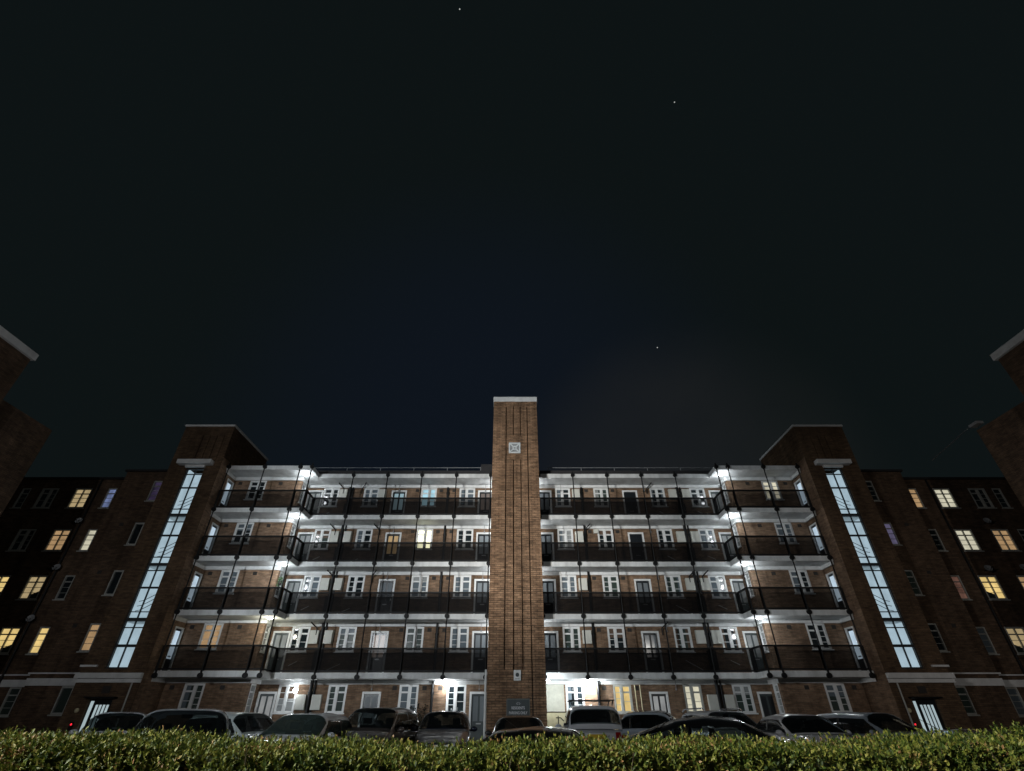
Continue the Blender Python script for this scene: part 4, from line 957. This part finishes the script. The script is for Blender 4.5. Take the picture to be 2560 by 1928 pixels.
    for sx, y_, hw, hh in ((-.36, K['st']-yc+.35, .22, .22), (.36, K['st']-yc+.35, .22, .22), (-.33, min(K['rt'], L-1.1)-yc-.05, .30, .16), (.33, min(K['rt'], L-1.1)-yc-.05, .30, .16)):
        inn = MB(); inn.box(sx-hw, sx+hw, y_, y_+.14, zs_-.3, zs_+hh); inn.box(sx-.12, sx+.12, y_+.02, y_+.12, zs_+hh+.02, zs_+hh+.17)
        for px_ in (-.05, .05): inn.box(sx+px_-.01, sx+px_+.01, y_+.06, y_+.08, zs_+hh-.01, zs_+hh+.03)
        inn.build('seat', M['upholstery'], t, off=(0, 0, 0), bevel=.03)
    dm = MB(); dm.box(-.10, .10, K['st']-yc+.02, K['st']-yc+.05, H-.17, H-.11); dm.build('rear_view_mirror', M['trim'], t, off=(0, 0, 0))
    def patch(v0f, v1f, p0, p1, name_, mat, sides=(1,), nv=12, npz=8, off=.008, mirror=False):
        for sd in sides:
            mbp = MB(); rr = []
            for j in range(npz+1):
                ph = p0+(p1-p0)*j/npz; f_ = j/npz; v0 = v0f(f_); v1 = v1f(f_)
                row = []
                for i in range(nv+1):
                    v = v0+(v1-v0)*i/nv; p = GP(v, ph)+GN(v, ph)*off; row.append(P0(sd*p.x, p.y, p.z))
                rr.append(row)
            if mirror:
                for j in range(npz-1, -1, -1): rr.append([(-a, b_, c) for a, b_, c in rr[j]])
            mbp.grid(rr); mbp.build(name_, mat, t, smooth=True, off=(0, 0, 0))
    patch(*WS, 'windscreen', M[glass], mirror=True)
    patch(*RW_, 'rear_window', M[glass], mirror=True)
    patch(*SW, 'side_window', M[glass], sides=(1, -1), nv=16)
    for sd in (1, -1):   # pillar between front and rear door windows
        vm = (K['sb']+K['rb'])/2+.12; pm = MB(); rr = []
        for j in range(6):
            ph = .012+.448*j/5; row = []
            for dv in (-.04, .04):
                p = GP(vm+dv, ph)+GN(vm, ph)*.013; row.append(P0(sd*p.x, p.y, p.z))
            rr.append(row)
        pm.grid(rr); pm.build('pillar', M['trim'], t, off=(0, 0, 0))
        m = MB(); w = interp(wid, K['sb']+.4)
        mx, my, mz = sd*(w+.10), K['sb']+.42-yc, bel+.06
        rows = []
        for i in range(7):
            a = -1+2*i/6; rad = math.sqrt(max(1-a*a, .02)); rows.append([(mx+a*.105, my+.055*rad*math.cos(q*math.pi/5), mz+.075*rad*math.sin(q*math.pi/5)) for q in range(11)])
        m.grid(rows); m.bar((sd*(w-.05), my, mz-.03), (mx, my, mz-.03), .05); m.build('wing_mirror', PA[colour] if colour not in ('black',) else M['trim'], t, smooth=True, off=(0, 0, 0))
        h_ = MB(); zf = K['nose']-.12; wn = W*.36
        h_.grid([[(sd*(wn-.06-.20*i/3), -yc-.012+.035*(1-i/3)+.02*0, zf-.07+.14*j/3) for i in range(4)] for j in range(4)]); h_.build('headlight', M['hl'], t, smooth=True, off=(0, 0, 0))
        h_ = MB(); zf = K['boot']-.16
        h_.grid([[(sd*(W*.375-.14*i/3), yc+.012, zf-.16+.28*j/3) for i in range(4)] for j in range(4)]); h_.build('tail_light', M['tl'], t, off=(0, 0, 0))
        for yy in (.78, L-.80):
            wh = MB(); xw = sd*(W*.5-.10); wh.tube((xw-.10, yy-yc, .31), (xw+.12 if sd > 0 else xw+.10, yy-yc, .31), .31, k=24)
            wo = wh.build('wheel', M['tyre'], t, off=(0, 0, 0)); rm = MB(); xo = sd*(W*.5+.022)
            rm.tube((xo-.01, yy-yc, .31), (xo+.01, yy-yc, .31), .20, k=18)
            ro = rm.build('rim', M['rim'], wo)
        if rails:
            rl = MB(); xr_ = sd*(W*.5*.955*.80)
            pts = [(xr_, K['st']+.15-yc, H-.02), (xr_, K['st']+.30-yc, H+.055), (xr_, K['rt']-.35-yc, H+.05), (xr_, K['rt']-.12-yc, H-.03)]
            for a, b_ in zip(pts, pts[1:]): rl.tube(a, b_, .022, k=8)
            rl.build('roof_rail', M['chrome'], t, off=(0, 0, 0))
    if bars:
        for yy in (K['st']+.55, K['rt']-.55):
            rb_ = MB(); rb_.bar((-W*.39, yy-yc, H+.12), (W*.39, yy-yc, H+.12), .026)
            for sd in (1, -1): rb_.bar((sd*W*.34, yy-yc, H-.02), (sd*W*.36, yy-yc, H+.12), .035)
            rb_.build('roof_bar', M['black'], t, off=(0, 0, 0))
    for yy, mt in ((-yc-.03, 'plate_w'), (yc+.03, 'plate_y')):
        z0 = .52 if yy < 0 else K['boot']-.20
        pl = MB(); pl.box(-.26, .26, min(yy, yy*.99), max(yy, yy*.99), z0, z0+.11); pl.build('number_plate', M[mt], t, off=(0, 0, 0))
    gr = MB(); gr.box(-W*.28, W*.28, -yc-.02, -yc+.02, .36, .60); gr.build('grille', M['trim'], t, off=(0, 0, 0))
    an = MB(); an.tube((.0, K['rt']-.25-yc, H-.02), (.0, K['rt']-.02-yc, H+.12), .006, .003, k=5); an.build('aerial', M['trim'], t, off=(0, 0, 0))
    if dark_roof: patch(lambda f: K['st']+.05, lambda f: K['rt']-.05, .55, math.pi/2, 'roof_panel', PA['black'], mirror=True)
    if screen_reflection:
        patch(lambda f: K['sb']+.12, lambda f: K['sb']+.32, 1.0, 1.35, 'reflection_patch', M['seat'], off=.014)  # light reflection painted low on the windscreen
    return t
car('hatch', 'silver', -11.8, 17.8, R(30), 'silver hatchback nearest the left stair tower entrance')
car('suv', 'silver', -6.6, 12.0, R(26), 'large silver car with broad dark windscreen, close behind the left of the hedge', lift=-.03)
car('hatch', 'greygreen', -8.0, 17.6, R(66), 'pale silver hatchback half hidden behind the large silver car')
car('hatch', 'silver', -5.55, 16.0, R(-4), 'silver hatchback with greenish windscreen under the ground floor cabinets', glass='carglassgreen')
car('mpv', 'brown', -4.1, 18.2, R(-6), 'tall dark brown car beside the silver hatchback with greenish glass', lift=-.03)
car('hatch', 'navy', -2.2, 19.6, R(3), 'dark navy hatchback left of the brick tower')
car('saloon', 'black', .22, 18.6, R(0), 'black saloon parked under the residents parking sign', scale=.95)
car('saloon', 'black', .75, 10.0, R(78), 'low black saloon whose roof just clears the hedge in the middle', lift=-.045)
car('mpv', 'silver', 2.5, 19.0, R(177), 'silver people carrier with roof bars and yellow rear plate', bars=True)
car('hatch', 'reflected_light', 4.35, 18.4, R(160), 'dark hatchback with lamp reflections painted pale over its body, behind the black coupe', dark_roof=True)  # dark car; lamp reflections are put into its body colour
car('crossover', 'black', 3.72, 10.6, R(72), 'black coupe with arched roof side on behind the hedge', lift=.02, screen_reflection=True)
car('estate', 'silver', 7.2, 20.2, R(6), 'silver estate car with roof rails under the pale lit window', rails=True)
car('saloon', 'silver', 8.5, 17.5, R(2), 'silver saloon between the black coupe and the blue grey hatchback')
car('hatch', 'bluegrey', 10.6, 17.4, R(22), 'blue grey hatchback parked in front of the right stair tower')
car('saloon', 'black', 6.3, 7.7, R(80), 'dark low car just showing over the right end of the hedge')
car('saloon', 'black', -8.6, 8.8, R(80), 'dark low car at the left edge behind the hedge')

# ------------------------------------------------------------------ sky, camera, render
w = bpy.data.worlds.new('World'); S.world = w; w.use_nodes = True; nt = w.node_tree; nt.nodes.clear(); Lk = nt.links.new
out = nt.nodes.new('ShaderNodeOutputWorld'); bg = nt.nodes.new('ShaderNodeBackground'); Lk(bg.outputs[0], out.inputs[0])
tc = N(nt, 'ShaderNodeTexCoord')
def lobe(d, r0, r1):
    d = Vector(d).normalized(); dp = N(nt, 'ShaderNodeVectorMath', operation='DOT_PRODUCT'); Lk(tc.outputs['Generated'], dp.inputs[0]); dp.inputs[1].default_value = d
    mr = N(nt, 'ShaderNodeMapRange', interpolation_type='SMOOTHSTEP'); mr.inputs['From Min'].default_value = math.cos(r1); mr.inputs['From Max'].default_value = math.cos(r0); Lk(dp.outputs['Value'], mr.inputs['Value']); return mr.outputs['Result']
def mixc(fac, a, b_, add=False):
    m = N(nt, 'ShaderNodeMix', data_type='RGBA', blend_type='ADD' if add else 'MIX')
    if isinstance(fac, float): m.inputs[0].default_value = fac
    else: Lk(fac, m.inputs[0])
    for i, c in ((6, a), (7, b_)):
        if isinstance(c, tuple): m.inputs[i].default_value = (*c, 1)
        else: Lk(c, m.inputs[i])
    return m.outputs[2]
c = mixc(lobe((-.05, .90, .42), .0, .62), (.0042, .0066, .0070), (.0046, .0072, .0120))
no = N(nt, 'ShaderNodeTexNoise', Scale=3.0, Detail=5.0); Lk(tc.outputs['Generated'], no.inputs['Vector'])
cl = N(nt, 'ShaderNodeMath', operation='MULTIPLY'); Lk(lobe((.34, .92, .36), .0, .36), cl.inputs[0]); Lk(no.outputs['Fac'], cl.inputs[1])
c = mixc(cl.outputs[0], c, (.0165, .0172, .0168))
for (sx, sy) in ((993, 20), (1457, 221), (1420, 751)):
    u, v = (sx-1106)/1052, (833-sy)/1052; d = (u, .8254-v*.5646, .5646+v*.8254)
    c = mixc(lobe(d, .0003, .0013), c, (.5, .52, .5))
Lk(c, bg.inputs['Color']); bg.inputs['Strength'].default_value = 1.0
cam = bpy.data.cameras.new('camera'); cam.sensor_width = 36; cam.lens = 36*1052/2212; cam.clip_end = 2000; cam.clip_start = .05
co = bpy.data.objects.new('camera', cam); COL.objects.link(co); co.location = (0, 0, EYE); co.rotation_euler = (math.pi/2+math.atan(.684), 0, 0)
S.camera = co
S.view_settings.view_transform = 'Standard'; S.view_settings.look = 'None'; S.view_settings.exposure = 0; S.view_settings.gamma = 1
S.render.engine = 'CYCLES'
S.cycles.use_denoising = True
S.cycles.max_bounces = 6; S.cycles.diffuse_bounces = 4; S.cycles.glossy_bounces = 3; S.cycles.transparent_max_bounces = 12
S.cycles.sample_clamp_indirect = 4.0; S.cycles.use_light_tree = True; S.cycles.caustics_reflective = False; S.cycles.caustics_refractive = False
